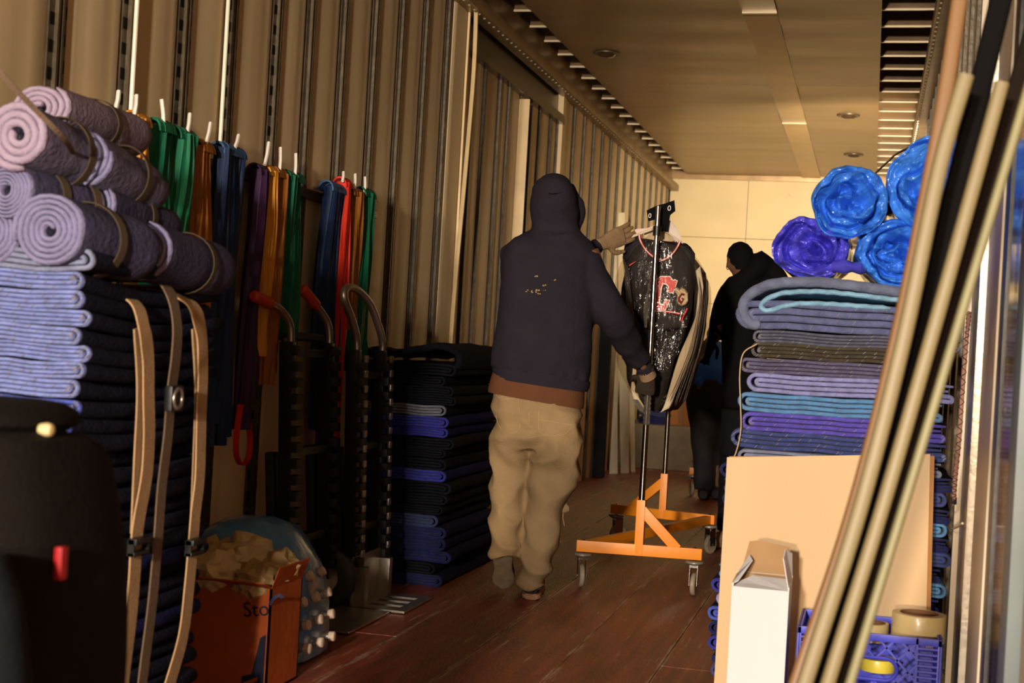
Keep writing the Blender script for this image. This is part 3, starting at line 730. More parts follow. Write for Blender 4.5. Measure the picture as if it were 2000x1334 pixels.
rl = [aX(470, 790, XL+.1), aX(462, 850, XL+.1), aX(462, 890, XL+.1), aX(473, 908, XL+.1), aX(486, 890, XL+.1), aX(488, 850, XL+.1), aX(480, 800, XL+.1)]
strap3(rl, .022, .003, 'red_strap_loop', WC['red'], base=rl[0], side=(1, 0, 0)); tag(bpy.data.objects['red_strap_loop'], 'small red strap loop dangling below the large navy webbing', 'strap')

# ================================================================== HAND TRUCKS
def hand_truck(kind, x, ya, yb, ztop_, label, lean=.05):
    t = thing('hand_truck', (x, (ya+yb)/2, 0), label, 'hand truck')
    X = lambda z: x+.02-lean*z   # leans back to the wall
    for s, yy in ((-1, ya), (1, yb)):
        MB().beam((X(.06), yy, .06), (X(ztop_), yy, ztop_), .045, .05, up=(1, 0, 0), bev=.006).build('side_rail', m_bplas, t)
        # ribbed cover strip on the face of the rail
        rb = MB(); z = .16
        while z < ztop_-.04:
            rb.box((X(z)+.018, yy-.030, z), (X(z)+.050, yy+.030, z+.036), bev=.008); z += .058
        rb.build('ribbed_guard', m_black, t)
        if kind == 2:
            q = MB(); z = .20
            while z < ztop_-.03:
                q.box((X(z)+.046, yy-.014, z-.002), (X(z)+.056, yy+.016, z+.026), bev=.003); z += .058
            q.build('bright_rungs', m_zinc, t)['kind'] = 'stuff'
        # belt skid at the back
        MB().beam((X(.15)-.045, yy, .16), (X(.6)-.06, yy, .62), .05, .035, up=(1, 0, 0), bev=.01).build('stair_skid', m_black, t)
        w_ = MB(); w_.lathe([(.03, -.03), (.095, -.03), (.115, -.018), (.118, 0), (.115, .018), (.095, .03), (.03, .03)], (X(0)-.075, yy+s*.055, .12), 24, 'Y')
        wo = w_.build('wheel', m_black, t)
        MB().lathe([(.012, -.036), (.055, -.034), (.055, .034), (.012, .036)], (X(0)-.075, yy+s*.055, .12), 16, 'Y').build('rim', m_zinc, wo)
    for z in ((.30, .62, .98) if kind == 1 else (.30, .62)):
        MB().beam((X(z), ya, z), (X(z), yb, z), .034 if kind == 2 else .045, .030, bev=.006).build('cross_bar', m_bplas, t)
    if kind == 1:
        MB().tube(catmull([(X(ztop_), ya, ztop_-.02), (X(ztop_)-.015, ya+.03, ztop_+.015), (X(ztop_)-.015, yb-.03, ztop_+.015), (X(ztop_), yb, ztop_-.02)], 5), .017, 8).build('top_bar', m_black, t)
        for yy in (ya, yb):
            x0 = X(ztop_); k_ = 1. if yy == ya else .62; P = catmull([(x0+.01, yy, ztop_-.12), (x0+.01, yy, ztop_+.02), (x0+.005, yy-.02*k_, ztop_+.075), (x0-.01, yy-.07*k_, ztop_+.115), (x0-.02, yy-.13*k_, ztop_+.13+.03*(1-k_))], 6)
            MB().tube(P, .014, 12).build('handle_tube', m_zinc, t)
            q = Vector(P[-1]); d = (Vector(P[-1])-Vector(P[-3])).normalized()
            MB().tube([q-d*.01, q, q+d*.05, q+d*.105, q+d*.115], [.015, .021, .0205, .021, .012], 14).build('grip', m_grip, t)
    else:
        x0 = X(ztop_); ym = ya; P = catmull([(x0+.01, ya, ztop_-.08), (x0+.01, ya, ztop_+.03), (x0+.005, ya-.05, ztop_+.11), (x0-.005, ya-.12, ztop_+.19), (x0-.01, ya-.10, ztop_+.232), (x0-.005, ya+.0, ztop_+.235), (x0+.0, yb-.16, ztop_+.19), (x0+.005, yb-.06, ztop_+.11), (x0+.01, yb, ztop_+.03), (x0+.01, yb, ztop_-.08)], 7)
        MB().tube(P, .0155, 12).build('loop_handle', m_zinc, t)
        MB().beam((X(ztop_-.1), ya, ztop_-.1), (X(ztop_-.1), yb, ztop_-.1), .034, .03, bev=.006).build('cross_bar', m_bplas, t)
    # nose plate with long slots
    y0, y1 = ya-.03, yb+.03; n = MB(); xa, xb = X(0)+.015, X(0)+.235
    ny = 3; sx0, sx1 = xa+.05, xb-.04; cuts = []
    yy = y0; segs = [y0]
    for i in range(ny):
        c = y0+(y1-y0)*(i+1)/(ny+1); segs += [c-.022, c+.022]
    segs.append(y1)
    if kind == 1: n.box((xa, y0, .004), (xb+.02, y1, .012), bev=.002)
    else:
        n.box((xa, y0, .004), (sx0, y1, .012)); n.box((sx1, y0, .004), (xb, y1, .012))
        for i in range(0, len(segs), 2): n.box((sx0, segs[i], .004), (sx1, segs[i+1], .012))
    n.box((xa-.004, y0, .004), (xa+.006, y1, .12 if kind == 1 else .2), bev=.002)
    if kind == 2:
        for yy in (y0+.02, y1-.06): n.box((xa+.004, yy, .01), (xa+.05, yy+.04, .16), bev=.004)
    n.build('nose_plate', m_zinc, t)
    return t
ya, yb = aX(556, 700, -2.04).y, aX(632, 700, -2.04).y
hand_truck(1, -2.0, ya, yb, 1.02, 'black hand truck with two orange grips, leaning on the left wall')
ya, yb = aX(690, 700, -1.98).y, aX(724, 700, -1.98).y
ya2 = 5.22; yb2 = 5.52
hand_truck(2, -1.93, ya2, yb2, 1.0, 'black hand truck with looped steel handle and shiny rungs, by the low dark stack', lean=.04)

# ================================================================== CARTON OF PACKING PAPER
m_cart = M('printed_carton', (176, 84, 34), .7, 0, .12, 6, .15, 30)
m_cnavy = M('carton_print', (34, 36, 58), .7)
cx0, cx1, cy0, cy1, czt = -2.16, aY(528, 1200, 3.84).x, 3.84, 4.07, .31
t = thing('carton', ((cx0+cx1)/2, (cy0+cy1)/2, 0), 'orange-brown printed carton full of crumpled paper, on the floor by the tall stack', 'box')
mb = MB(); w_ = .006
mb.box((cx0, cy0, .0), (cx1, cy0+w_, czt)).box((cx0, cy1-w_, 0), (cx1, cy1, czt)).box((cx0, cy0, 0), (cx0+w_, cy1, czt)).box((cx1-w_, cy0, 0), (cx1, cy1, czt)).box((cx0, cy0, 0), (cx1, cy1, w_))
mb.build('box', m_cart, t)
for (a, b_, u, v_, nm) in (((cx0, cy0, czt), (cx1, cy0, czt), (0, -.05, .02), 0, 'flap'), ((cx1, cy0, czt), (cx1, cy1, czt), (.02, 0, .06), 0, 'flap')):
    a = Vector(a); b_ = Vector(b_); u = Vector(u)
    MB().add([a, b_, b_+u, a+u, a+Vector((0, 0, -.004)), b_+Vector((0, 0, -.004)), b_+u+Vector((0, 0, -.004)), a+u+Vector((0, 0, -.004))], [(0, 1, 2, 3), (7, 6, 5, 4), (0, 4, 5, 1), (1, 5, 6, 2), (2, 6, 7, 3), (3, 7, 4, 0)]).build('flap', m_cart, t, smooth=False)
def text(body, size, o, ux, uy, mat, parent, name='lettering', ext=.0008, space=1., shear=0):
    c = bpy.data.curves.new('t', 'FONT'); c.body = body; c.size = size; c.extrude = ext; c.space_character = space; c.shear = shear; c.resolution_u = 3
    ob = bpy.data.objects.new('t', c); COL.objects.link(ob); dg = bpy.context.evaluated_depsgraph_get(); dg.update()
    me = bpy.data.meshes.new_from_object(ob.evaluated_get(dg)); bpy.data.objects.remove(ob)
    ux = Vector(ux).normalized(); uy = Vector(uy).normalized(); nn = ux.cross(uy)
    m4 = Matrix((ux, uy, nn)).transposed().to_4x4(); m4.translation = Vector(o); me.transform(m4)
    return link(name, me, mat, parent, smooth=False)
pS = aY(476, 1205, cy0)
text('Sto', .062, (pS.x, cy0-.0015, pS.z), (1, 0, .16), (-.16, 0, 1), m_cnavy, t)
MB().prism([(0, 0), (.014, .025), (.035, .035), (.05, .025), (.04, .02), (.032, .024), (.02, .016), (.01, -.003)], (pS.x+.075, cy0-.0015, pS.z+.045), (1, 0, 0), (0, 0, 1), .001).build('printed_mark', m_cnavy, t)
pS = aY(472, 1334, cy0); pE = aY(520, 1240, cy0)
MB().prism([(0, -.08), (pE.x-pS.x, -.08), (pE.x-pS.x, pE.z-pS.z), ((pE.x-pS.x)*.75, pE.z-pS.z-.01), (.03, .03), (0, .02)], (pS.x, cy0-.0015, pS.z), (1, 0, 0), (0, 0, 1), .001).build('printed_block', m_cnavy, t)
MB().prism([(.004, 0), (.05, .022), (.05, .034), (.004, .012)], (pS.x, cy0-.003, pS.z-.01), (1, 0, 0), (0, 0, 1), .001).build('printed_stripe', m_cart, t)
def crumple(c, r, seed, sq=(1, 1, 1), sub=3, amp=.35):
    bm = bmesh.new(); bmesh.ops.create_icosphere(bm, subdivisions=sub, radius=1)
    for v in bm.verts:
        d = v.co.normalized(); q = 1+amp*(abs(nz(d, (2.2, 2.2, 2.2), seed))*2-.5)+amp*.5*abs(nz(d, (5, 5, 5), seed+3)); v.co = Vector((d.x*sq[0], d.y*sq[1], d.z*sq[2]))*r*q
    bm.verts.index_update(); vs = [v.co+Vector(c) for v in bm.verts]; fs = [tuple(v.index for v in f.verts) for f in bm.faces]; bm.free(); return MB().add(vs, fs)
m_paper = M('kraft_paper', (176, 148, 100), .8, 0, .15, 8, .5, 18)
m_paper2 = M('kraft_paper_light', (206, 184, 140), .7, 0, .1, 8, .5, 18)
pg = 'crumpled packing paper in the orange carton'
rr = random.Random(3)
W_ = cx1-cx0
for i, (a, b_, c_, r, lab) in enumerate(((.30, .05, .34, .075, 'front left of'), (.62, .04, .36, .075, 'front middle of'), (.86, .05, .345, .07, 'front right corner of'), (.45, .15, .375, .085, 'left back of'), (.72, .15, .395, .08, 'highest, at the back of'), (.9, .16, .37, .065, 'right back corner of'), (.12, .12, .36, .08, 'leftmost, in'))):
    c = (cx0+a*W_, cy0+b_, c_-.03)
    o = crumple(c, r, i*7.3, (1, 1, .8)).build('crumpled_paper', m_paper2 if i in (1, 4) else m_paper, base=c, smooth=False)
    tag(o, 'crumpled kraft packing paper, %s the orange-brown carton' % lab, 'paper', pg)
# ================================================================== SHRINK-WRAPPED WATER BOTTLES
t = thing('bottle_pack', (-1.93, 4.32, 0), 'shrink-wrapped pack of water bottles with blue printed film, beside the orange carton', 'bottle pack')
m_bfilm = M('blue_print_film', (84, 140, 196), .22, 0, .35, 7, .5, 22, spot=(150, 170, 180), spots=(5, .57), coat=.4)
m_clear = film('clear_bottle', (.82, .86, .88), .18, .08, 30, bump=.4, body=.12)
rings = []
nA = 18; vs = []; prof = []
for i in range(nA+1):
    a = math.pi*1.05*i/nA-.08; prof.append((math.cos(a), math.sin(a)))
sec = [(4.13, .8), (4.16, .96), (4.25, 1.03), (4.36, 1.05), (4.46, 1.0), (4.52, .85)]
nj = len(sec)
for th_ in (0, .004):
    for (yy, s) in sec:
        for i, (ca, sa) in enumerate(prof):
            n_ = 1+.05*nz((ca*3, yy*9, sa*3), (1, 1, 1), 5)
            ex = .235*s*n_*math.copysign(abs(ca)**.8, ca)-th_*ca; ez = .415*s*n_*abs(sa)**.8*(1 if sa > 0 else -1)-th_*sa
            if i < 6: yo = .02*math.sin(i)
            vs.append(Vector((-1.935+ex, yy+.012*nz((ca*4, sa*4, yy*5), (1, 1, 1), 8), max(.01, ez+.015))))
mm = nA+1; fs = []
for i in range(nj-1):
    for j in range(nA):
        q = i*mm+j; fs.append((q, q+1, q+mm+1, q+mm)); q += nj*mm; fs.append((q, q+mm, q+mm+1, q+1))
for j in range(nA): fs += [(j, nj*mm+j, nj*mm+j+1, j+1), ((nj-1)*mm+j, (nj-1)*mm+j+1, nj*mm+(nj-1)*mm+j+1, nj*mm+(nj-1)*mm+j)]
MB().add(vs, fs).build('printed_film', m_bfilm, t, auto=50)
def bottle(parent, c, ax, L=.2, r=.031):
    prof = [(.008, 0), (r*.95, .004), (r, .02), (r*.93, .05), (r, .07), (r*.93, .09), (r, .11), (r, .13), (r*.6, .165), (.013, .18), (.013, .192)]
    ax = Vector(ax).normalized(); q = Vector((0, 0, 1)).rotation_difference(ax).to_matrix().to_4x4(); q.translation = Vector(c)
    m1 = MB().lathe(prof, (0, 0, 0), 14); m1.v = [q @ v for v in m1.v]; b = m1.build('bottle', m_clear, parent)
    m2 = MB().lathe([(.015, .186), (.016, .188), (.016, .204), (.013, .206)], (0, 0, 0), 14); m2.v = [q @ v for v in m2.v]; m2.build('cap', M('bottle_cap', (222, 196, 168), .4), b)
for i in range(3):
    for j in range(4):
        a = j/3*.62+.05; dx, dz = math.cos(a), math.sin(a)
        bottle(t, (-1.935+dx*.075, 4.22+i*.085, .045+dz*.19), (dx, -.12+.1*i, dz*.85))
MB().loft([((-1.93, 4.10, .02), (.0, 0, 0), (0, .0, .0)), ((-1.86, 4.10, .03), (.10, 0, 0), (0, .03, .02)), ((-1.84, 4.12, .15), (.13, 0, 0), (0, .04, 0)), ((-1.87, 4.13, .27), (.10, 0, 0), (0, .03, 0)), ((-1.9, 4.15, .33), (.03, 0, 0), (0, .01, 0))], 14).build('clear_film', film('clear_film', (.92, .92, .9), .12, .1, 16, bump=1.), t)
mb = MB()
for i in range(6): mb.beam((-1.80+.014*i, 4.112, .35-.030*i), (-1.785+.014*i, 4.112, .335-.030*i), .018, .002, up=(0, 1, 0))
mb.build('printed_marks', M('film_letters', (70, 20, 34), .4), t)

# ================================================================== NEAR BLACK CASE (left foreground, out of focus)
m_case = M('case_fabric', (19, 14, 11), .9, 0, .15, 20, .3, 120)
m_case2 = M('case_fabric_grey', (18, 20, 24), .9, 0, .15, 20, .3, 120)
t = thing('equipment_case', (-1.42, 1.85, 0), 'tall soft black case standing at the left picture edge in front of the tall stack', 'bag')
y_ = 1.75
def cp(px, py): p = aY(px, py, y_); return p
rings = []
for (xr, py, dd) in ((118, 1334, .17), (121, 1230, .17), (118, 1120, .17), (108, 1010, .165), (98, 930, .16), (88, 880, .15), (76, 852, .12), (50, 838, .08)):
    r = cp(xr, py); l = cp(-170, py); c = (r+l)/2; rings.append((c+Vector((0, dd*.5, 0)), ((r.x-l.x)/2, 0, 0), (0, dd, 0)))
low = rings[0][0]; rings.insert(0, (Vector((low.x, low.y, .004)), rings[0][1], rings[0][2]))
MB().loft(rings, 24, power=3.2).build('body', m_case, t)
rings = []
for (xr, py, dd) in ((40, 842, .10), (52, 825, .13), (46, 805, .13), (28, 788, .11), (5, 778, .06)):
    r = cp(xr, py); l = cp(-170, py); c = (r+l)/2; rings.append((c+Vector((0, .08, 0)), ((r.x-l.x)/2, 0, 0), (0, dd, 0)))
MB().loft(rings, 20, power=2.6).build('lid', m_case, t)
a = cp(115, 1132); b_ = cp(129, 1068)
MB().box((a.x-.004, y_-.01, a.z), (b_.x, y_+.008, b_.z), bev=.004).build('red_tag', M('red_tape', (170, 16, 20), .5), t)
a = cp(60, 842); MB().lathe([(.002, -.012), (.008, -.01), (.010, 0), (.008, .008), (.002, .01)], a+Vector((0, .04, 0)), 14, 'X').build('buckle', M('pale_plastic', (220, 196, 140), .5), t)
rings = [(aY(-40, 1700, 1.6), (.05, 0, 0), (0, .04, 0)), (aY(-10, 1334, 1.6), (.045, 0, 0), (0, .04, 0)), (aY(-18, 1180, 1.6), (.04, 0, 0), (0, .035, 0)), (aY(-36, 1080, 1.6), (.03, 0, 0), (0, .03, 0))]
rings[0] = (Vector((rings[0][0].x, rings[0][0].y, .02)), rings[0][1], rings[0][2])
MB().loft(rings, 16, power=2.6).build('front_pocket', m_case2, t)
# ================================================================== RIGHT SIDE: TARPS, CARDBOARD, WHITE BOX, CRATE
m_tarp = M('tarp_blue', (60, 132, 236), .26, 0, .05, 4, .1, 9, coat=.9)
m_tarpv = M('tarp_violet', (84, 80, 216), .26, 0, .05, 4, .1, 9, coat=.9)
def ridged(p, s, seed): return (abs(nz(p, (s, s, s), seed))*2)**.8
def tarp(c, R, L, turns, mat, label, seed, sx=1, sz=1, ph=0, tilt=.12):
    """rolled sheet seen at its end: spiral of overlapping folds round a deep centre, then the round body"""
    c = Vector(c); t = thing('rolled_tarp', c, label, 'tarp', 'rolled blue tarps on the right stack')
    NT, NR = 160, 90; vs = []; 
    def rad(a, v): return R*(1+.13*nz((math.cos(a)*1.2, math.sin(a)*1.2, v*3), (1, 1, 1), seed)+.035*nz((math.cos(a)*3.5, math.sin(a)*3.5, v*6), (1, 1, 1), seed+2))
    for i in range(NR+1):
        q = i/NR
        for j in range(NT):
            a = 2*math.pi*j/NT; ca, sa = math.cos(a), math.sin(a)
            wq = q+.34*nz((ca*1.1, sa*1.1, q*1.2), (1, 1, 1), seed+9)*math.sin(math.pi*q)**.6+.04*nz((ca*q*5, sa*q*5, 0), (1, 1, 1), seed+3)
            s_ = turns*wq-(a+ph)/(2*math.pi); fr = s_-math.floor(s_)
            saw = (fr**1.6 if fr < .86 else (1-fr)/.14*.8)                 # ramp then lip
            r1 = 1-min(1, abs(nz((ca*q+seed, sa*q, 0), (2.6, 2.6, 1), seed))*3.4); r2 = 1-min(1, abs(nz((ca*q*1.3-sa*q+seed, sa*q*1.8, 3), (4.5, 4.5, 1), seed+1))*3.2)
            big = 1-min(1, abs(nz((ca*q*1.2+seed*2, sa*q*1.2, 1), (1.5, 1.5, 1), seed+20))*2.6)
            sd = min(fr, 1-fr); gap = math.exp(-(sd/.065)**2)*(.5+.9*max(0, nz((ca*1.5, sa*1.5, q*2), (1, 1, 1), seed+12)+.3))
            dep = .05*(1-q)**1.5+.045*(1-saw)*min(1, (1-q)*6)+.075*gap*min(1, (1-q)*5)*q-.030*r1*(1-q*.5)-.004*r2+.11*math.exp(-((q-.36)/.085)**2)*max(0, math.cos(a-ph-.6))**.7+.06*math.exp(-((q-.66)/.05)**2)*max(0, math.cos(a-ph-2.6))**.6-.05*big*(1-q*.4)
            if q < .16: dep += .09*(1-q/.16)
            if q > .62: dep += .060*((q-.62)/.38)**2.2
            rr_ = rad(a, 0)*q**.9; off = (1-q)*R*.16
            vs.append(c+Vector((ca*rr_*sx+off*math.cos(ph), dep, sa*rr_*sz-off*.3)))
    for i in range(1, 15):
        v = L*i/14
        for j in range(NT):
            a = 2*math.pi*j/NT; ca, sa = math.cos(a), math.sin(a)
            r_ = rad(a, v)*(1+.025*(abs(nz((ca*2, sa*2, v*5), (1, 1, 1), seed+6))*2-.5)); k_ = 1 if i < 14 else .55
            vs.append(c+Vector((ca*r_*sx*k_, .06+v, sa*r_*sz*k_)))
    rows = NR+15; fs = [(i*NT+j, i*NT+(j+1) % NT, (i+1)*NT+(j+1) % NT, (i+1)*NT+j) for i in range(rows-1) for j in range(NT)]
    fs.append(tuple((rows-1)*NT+j for j in range(NT))); fs.append(tuple(range(NT))[::-1])
    MB().add(vs, fs).build('sheet', mat, t, auto=50)
    return t
yT = 4.56
def tc(px, py): p = aY(px, py, yT); return (p.x, yT, p.z-.014)
tarp(tc(1584, 474), .108, .5, 1.9, m_tarpv, 'violet-blue rolled tarp, lowest and leftmost on the right stack', 2.3, 1.12, .92, .5)
tarp((tc(1660, 386)[0], yT-.05, tc(1660, 386)[2]), .115, .5, 2.2, m_tarp, 'bright blue rolled tarp, upper one nearest the back wall gap, on the right stack', 5.1, 1.0, 1.0, 2.)
tarp(tc(1757, 484), .113, .5, 3.6, m_tarp, 'bright blue rolled tarp with many crinkled layers, lower right on the right stack', 9.4, 1.22, .9, 1.)
tarp(tc(1828, 348), .128, .5, 2.1, m_tarp, 'bright blue rolled tarp, topmost, behind the leaning bars', 14.2, 1.15, 1.15, 4.)
# loose tail of the violet tarp
q = aY(1690, 522, yT-.02); MB().loft([(aY(1625, 520, yT), (.0, .02, .0), (0, 0, .018)), (aY(1650, 521, yT), (0, .05, 0), (0, 0, .024)), (aY(1665, 522, yT), (0, .04, 0), (0, 0, .016)), (aY(1682, 524, yT), (0, .05, .0), (0, 0, .022)), (aY(1692, 528, yT), (0, .02, 0), (0, 0, .008))], 10, power=1.5).build('tarp_tail', m_tarpv, bpy.data.objects['rolled_tarp'])
bs = [aY(1700, 345, 5.3), aY(1735, 315, 5.3), aY(1768, 292, 5.3)]
bs = [Vector((bs[0].x-.03, 5.0, bs[0].z-.02))]+bs+[Vector((XR, 5.5, bs[2].z+.12))]
strap3(bs, .03, .004, 'dark_strap', M('dark_web', (62, 54, 46), .7), base=bs[0]); tag(bpy.data.objects['dark_strap'], 'dark strap stretched from the right wall down behind the blue tarps', 'strap')
bk = [aY(1786, 436, 4.60), aY(1800, 424, 4.56), aY(1822, 404, 4.545), aY(1850, 384, 4.57)]
strap3(bk, .03, .004, 'black_strap', m_bplas, base=bk[0], side=(.3, .2, 1)); tag(bpy.data.objects['black_strap'], 'short black strap between the topmost and the lower right blue tarp', 'strap')
# strap round the left end of the right stack
rs = [aY(1560, 668, 4.47), aY(1478, 672, 4.47), aY(1452, 690, 4.47), aY(1445, 730, 4.47), aY(1446, 780, 4.47), aY(1447, 840, 4.48), aY(1437, 885, 4.48), aY(1425, 905, 4.48)]
rs = rs[1:]
strap3(rs, .008, .003, 'stack_strap', M('cream_web', (190, 165, 125), .7), base=rs[0], side=(0, 1, 0)); tag(bpy.data.objects['stack_strap'], 'thin cream strap round the left end of the right stack', 'strap')
# cardboard sheet (flattened carton) leaning on the stack
m_cb = M('cardboard', (220, 188, 146), .8, 0, .04, 3, .12, 140, (1, 1, .12))
P00 = aY(1432, 1262, 4.30); 
tl, tr = aY(1420, 893, 4.44), aY(1817, 887, 4.40)
bl, br = Vector((-.405, 4.33, .012)), Vector((.205, 4.29, .012))
up = (tl-bl); n_ = Vector((0, -1, 0))
base = (bl+br)/2
t = thing('cardboard_sheet', base, 'large flat brown cardboard carton leaning on the right stack with three blue printed dots', 'cardboard')
th_ = .012
def quad_slab(a, b, c, d, th, name, mat, parent, off=0):
    nn = (b-a).cross(d-a).normalized()
    vs = [a+nn*off, b+nn*off, c+nn*off, d+nn*off, a+nn*(off-th), b+nn*(off-th), c+nn*(off-th), d+nn*(off-th)]
    return MB().add(vs, [(0, 1, 2, 3), (7, 6, 5, 4), (0, 4, 5, 1), (1, 5, 6, 2), (2, 6, 7, 3), (3, 7, 4, 0)]).build(name, mat, parent, smooth=False)
quad_slab(bl, br, tr, tl, .005, 'front_layer', m_cb, t)
quad_slab(bl+Vector((.006, 0, 0)), br+Vector((.012, 0, 0)), tr+Vector((.012, 0, -.004)), tl+Vector((.006, 0, .004)), .006, 'back_layer', M('cardboard_edge', (176, 128, 80), .9), t, -.007)
m_ink = M('print_blue', (92, 96, 150), .7)
def on_cb(px, py):
    d = ray(px, py); nn = (br-bl).cross(tl-bl).normalized(); s = (bl-CAM).dot(nn)/d.dot(nn); return CAM+d*s+nn*.0008
ux = (tr-tl).normalized(); uy = (tl-bl).normalized()
for px in (1607, 1625, 1643):
    c = on_cb(px, 990); k = 20; mb = MB(); mb.prism([(.0108*math.cos(2*math.pi*i/k), .0108*math.sin(2*math.pi*i/k)) for i in range(k)], c, ux, uy, .0005); o = mb.build('printed_dot', m_ink, t, smooth=False)
    mb = MB(); mb.prism([(-.004, -.003), (0, .004), (.004, -.003), (.002, -.003), (0, .001), (-.002, -.003)], c+Vector((0, -.0008, 0)), ux, uy, .0004); mb.build('dot_symbol', M('print_pale', (150, 140, 160), .7), o, smooth=False)
for px in (1578, 1654):
    c = on_cb(px, 990); MB().prism([(-.001, -.012), (.001, -.012), (.001, .012), (-.001, .012)], c, ux, uy, .0005).build('printed_bar', m_ink, t, smooth=False)
# white box, torn open at the top
m_wb = M('white_board', (224, 222, 224), .6, 0, .03, 5, .15, 30, (1, 1, .3))
m_wbi = M('box_inside', (176, 140, 100), .8)
fl, fr = aY(1430, 1140, 3.98), aY(1541, 1160, 3.98); zt_ = (fl.z+fr.z)/2; 
bx0, bx1, by0, by1 = fl.x, fr.x, 3.98, 4.145
t = thing('white_box', ((bx0+bx1)/2, 4.06, 0), 'tall narrow white cardboard box torn open at the top, in front of the cardboard sheet', 'box')
w_ = .004
mb = MB(); mb.box((bx0, by0, 0), (bx1, by0+w_, zt_)).box((bx0, by1-w_, 0), (bx1, by1, zt_+.02)).box((bx0, by0+w_, 0), (bx0+w_, by1-w_, zt_+.01)).box((bx1-w_, by0+w_, 0), (bx1, by1-w_, zt_+.01)).box((bx0, by0, 0), (bx1, by1, w_))
mb.build('body', m_wb, t, smooth=False)
mb = MB(); mb.box((bx0+w_, by1-w_-.002, .05), (bx1-w_, by1-w_, zt_+.019)); mb.build('inside', m_wbi, t, smooth=False)
def flap(name, pts, th, mat, mi=None):
    P = [Vector(p) for p in pts]; nn = (P[1]-P[0]).cross(P[2]-P[0]).normalized()*th; k = len(P)
    return MB().add(P+[p-nn for p in P], [tuple(range(k)), tuple(range(2*k-1, k-1, -1))]+[(i, k+i, k+(i+1) % k, (i+1) % k) for i in range(k)]).build(name, mat, t, smooth=False)
flap('front_flap', [(bx0+.004, by0+.002, zt_), (bx1-.002, by0+.002, zt_), (bx1-.012, by0+.075, zt_+.022), (bx0+.05, by0+.08, zt_+.024), (bx0+.02, by0+.05, zt_+.01)], .003, m_wb)
flap('left_flap', [(bx0, by0+.01, zt_+.004), (bx0, by1-.01, zt_+.01), (bx0+.035, by1-.02, zt_+.07), (bx0+.045, by1-.05, zt_+.06), (bx0+.015, by0+.02, zt_+.012)], .003, m_wb)
flap('right_flap', [(bx1, by0+.004, zt_), (bx1, by1, zt_+.01), (bx1-.004, by1-.01, zt_+.085), (bx1-.02, by1-.055, zt_+.10), (bx1-.022, by0+.06, zt_+.08)], .003, m_wb)
flap('back_flap', [(bx1-.002, by1, zt_+.02), (bx0+.01, by1, zt_+.02), (bx0+.028, by1+.016, zt_+.105), (bx0+.055, by1+.018, zt_+.11), (bx1-.012, by1+.02, zt_+.098)], .004, m_wbi)
# blue milk crate
m_cr = M('crate_blue', (58, 64, 205), .4, 0, .06, 6, .06, 40)
kx0, kx1, ky0, ky1 = -.155, .228, 3.995, 4.29; kz1 = aY(1800, 1247, 3.995).z; kz0 = .012
t = thing('milk_crate', ((kx0+kx1)/2, (ky0+ky1)/2, 0), 'blue plastic milk crate holding rolls of tape, beside the white box', 'crate')
mb = MB(); e = .012
for z_, hgt in ((kz1-.02, .02), (kz0, .016), ):
    mb.box((kx0, ky0, z_), (kx1, ky0+e, z_+hgt), bev=.002).box((kx0, ky1-e, z_), (kx1, ky1, z_+hgt), bev=.002).box((kx0, ky0, z_), (kx0+e, ky1, z_+hgt), bev=.002).box((kx1-e, ky0, z_), (kx1, ky1, z_+hgt), bev=.002)
for x_ in (kx0, kx1-e):
    for y_ in (ky0, ky1-e): mb.box((x_, y_, kz0), (x_+e, y_+e, kz1), bev=.003)
mb.build('frame', m_cr, t)
def diag(mb, x0, x1, z0, z1, y, d, hole=None, r=.0036):
    """crossed bars in a panel, clipped to the panel and to an oval opening"""
    import itertools
    s = .058
    for sgn in (1, -1):
        k = -20
        while k < 20:
            seg = []; N_ = 60
            for i in range(N_+1):
                x = x0+(x1-x0)*i/N_; z = z0+(z1-z0)*.5+sgn*(x-x0-k*s)*1.05
                ok = z0 <= z <= z1
                if ok and hole:
                    hx0, hx1, hz, hr = hole; cx_ = min(max(x, hx0), hx1)
                    if (x-cx_)**2+(z-hz)**2 < hr*hr: ok = False
                if ok: seg.append((x, z))
                if (not ok or i == N_) and len(seg) > 1:
                    a, b_ = seg[0], seg[-1]
                    if d == 'x': mb.beam((a[0], y, a[1]), (b_[0], y, b_[1]), .0055, r*2, up=(0, 1, 0))
                    else: mb.beam((y, a[0], a[1]), (y, b_[0], b_[1]), .0055, r*2, up=(1, 0, 0))
                if not ok: seg = []
            k += 1
hole = (kx0+.145, kx1-.145, kz1-.095, .030)
mb = MB(); diag(mb, kx0+.065, kx1-.065, kz0+.01, kz1-.012, ky0+.006, 'x', hole)
P = []; 
for i in range(13): a = -math.pi/2+math.pi*i/12; P.append((hole[1]+hole[3]*math.cos(a), ky0+.005, hole[2]+hole[3]*math.sin(a)))
for i in range(13): a = math.pi/2+math.pi*i/12; P.append((hole[0]+hole[3]*math.cos(a), ky0+.005, hole[2]+hole[3]*math.sin(a)))
mb.tube(P, .0055, 8, closed=True)
for xx in (kx0+.065, kx1-.065): mb.box((xx-.003, ky0, kz0), (xx+.003, ky0+.012, kz1))
z_ = kz0+.02
while z_ < kz1-.02:
    mb.box((kx0+.005, ky0+.001, z_), (kx0+.065, ky0+.009, z_+.005)).box((kx1-.065, ky0+.001, z_), (kx1-.005, ky0+.009, z_+.005)); z_ += .0155
mb.box((kx1-.06, ky0+.006, kz0), (kx1-.008, ky0+.010, kz0+.12))
mb.build('front_lattice', m_cr, t, auto=30)
mb = MB(); diag(mb, kx0+.03, kx1-.03, kz0+.01, kz1-.012, ky1-.006, 'x', None); mb.box((kx0, ky1-.006, kz0), (kx1, ky1-.003, kz1)); mb.build('back_lattice', m_cr, t, auto=30)
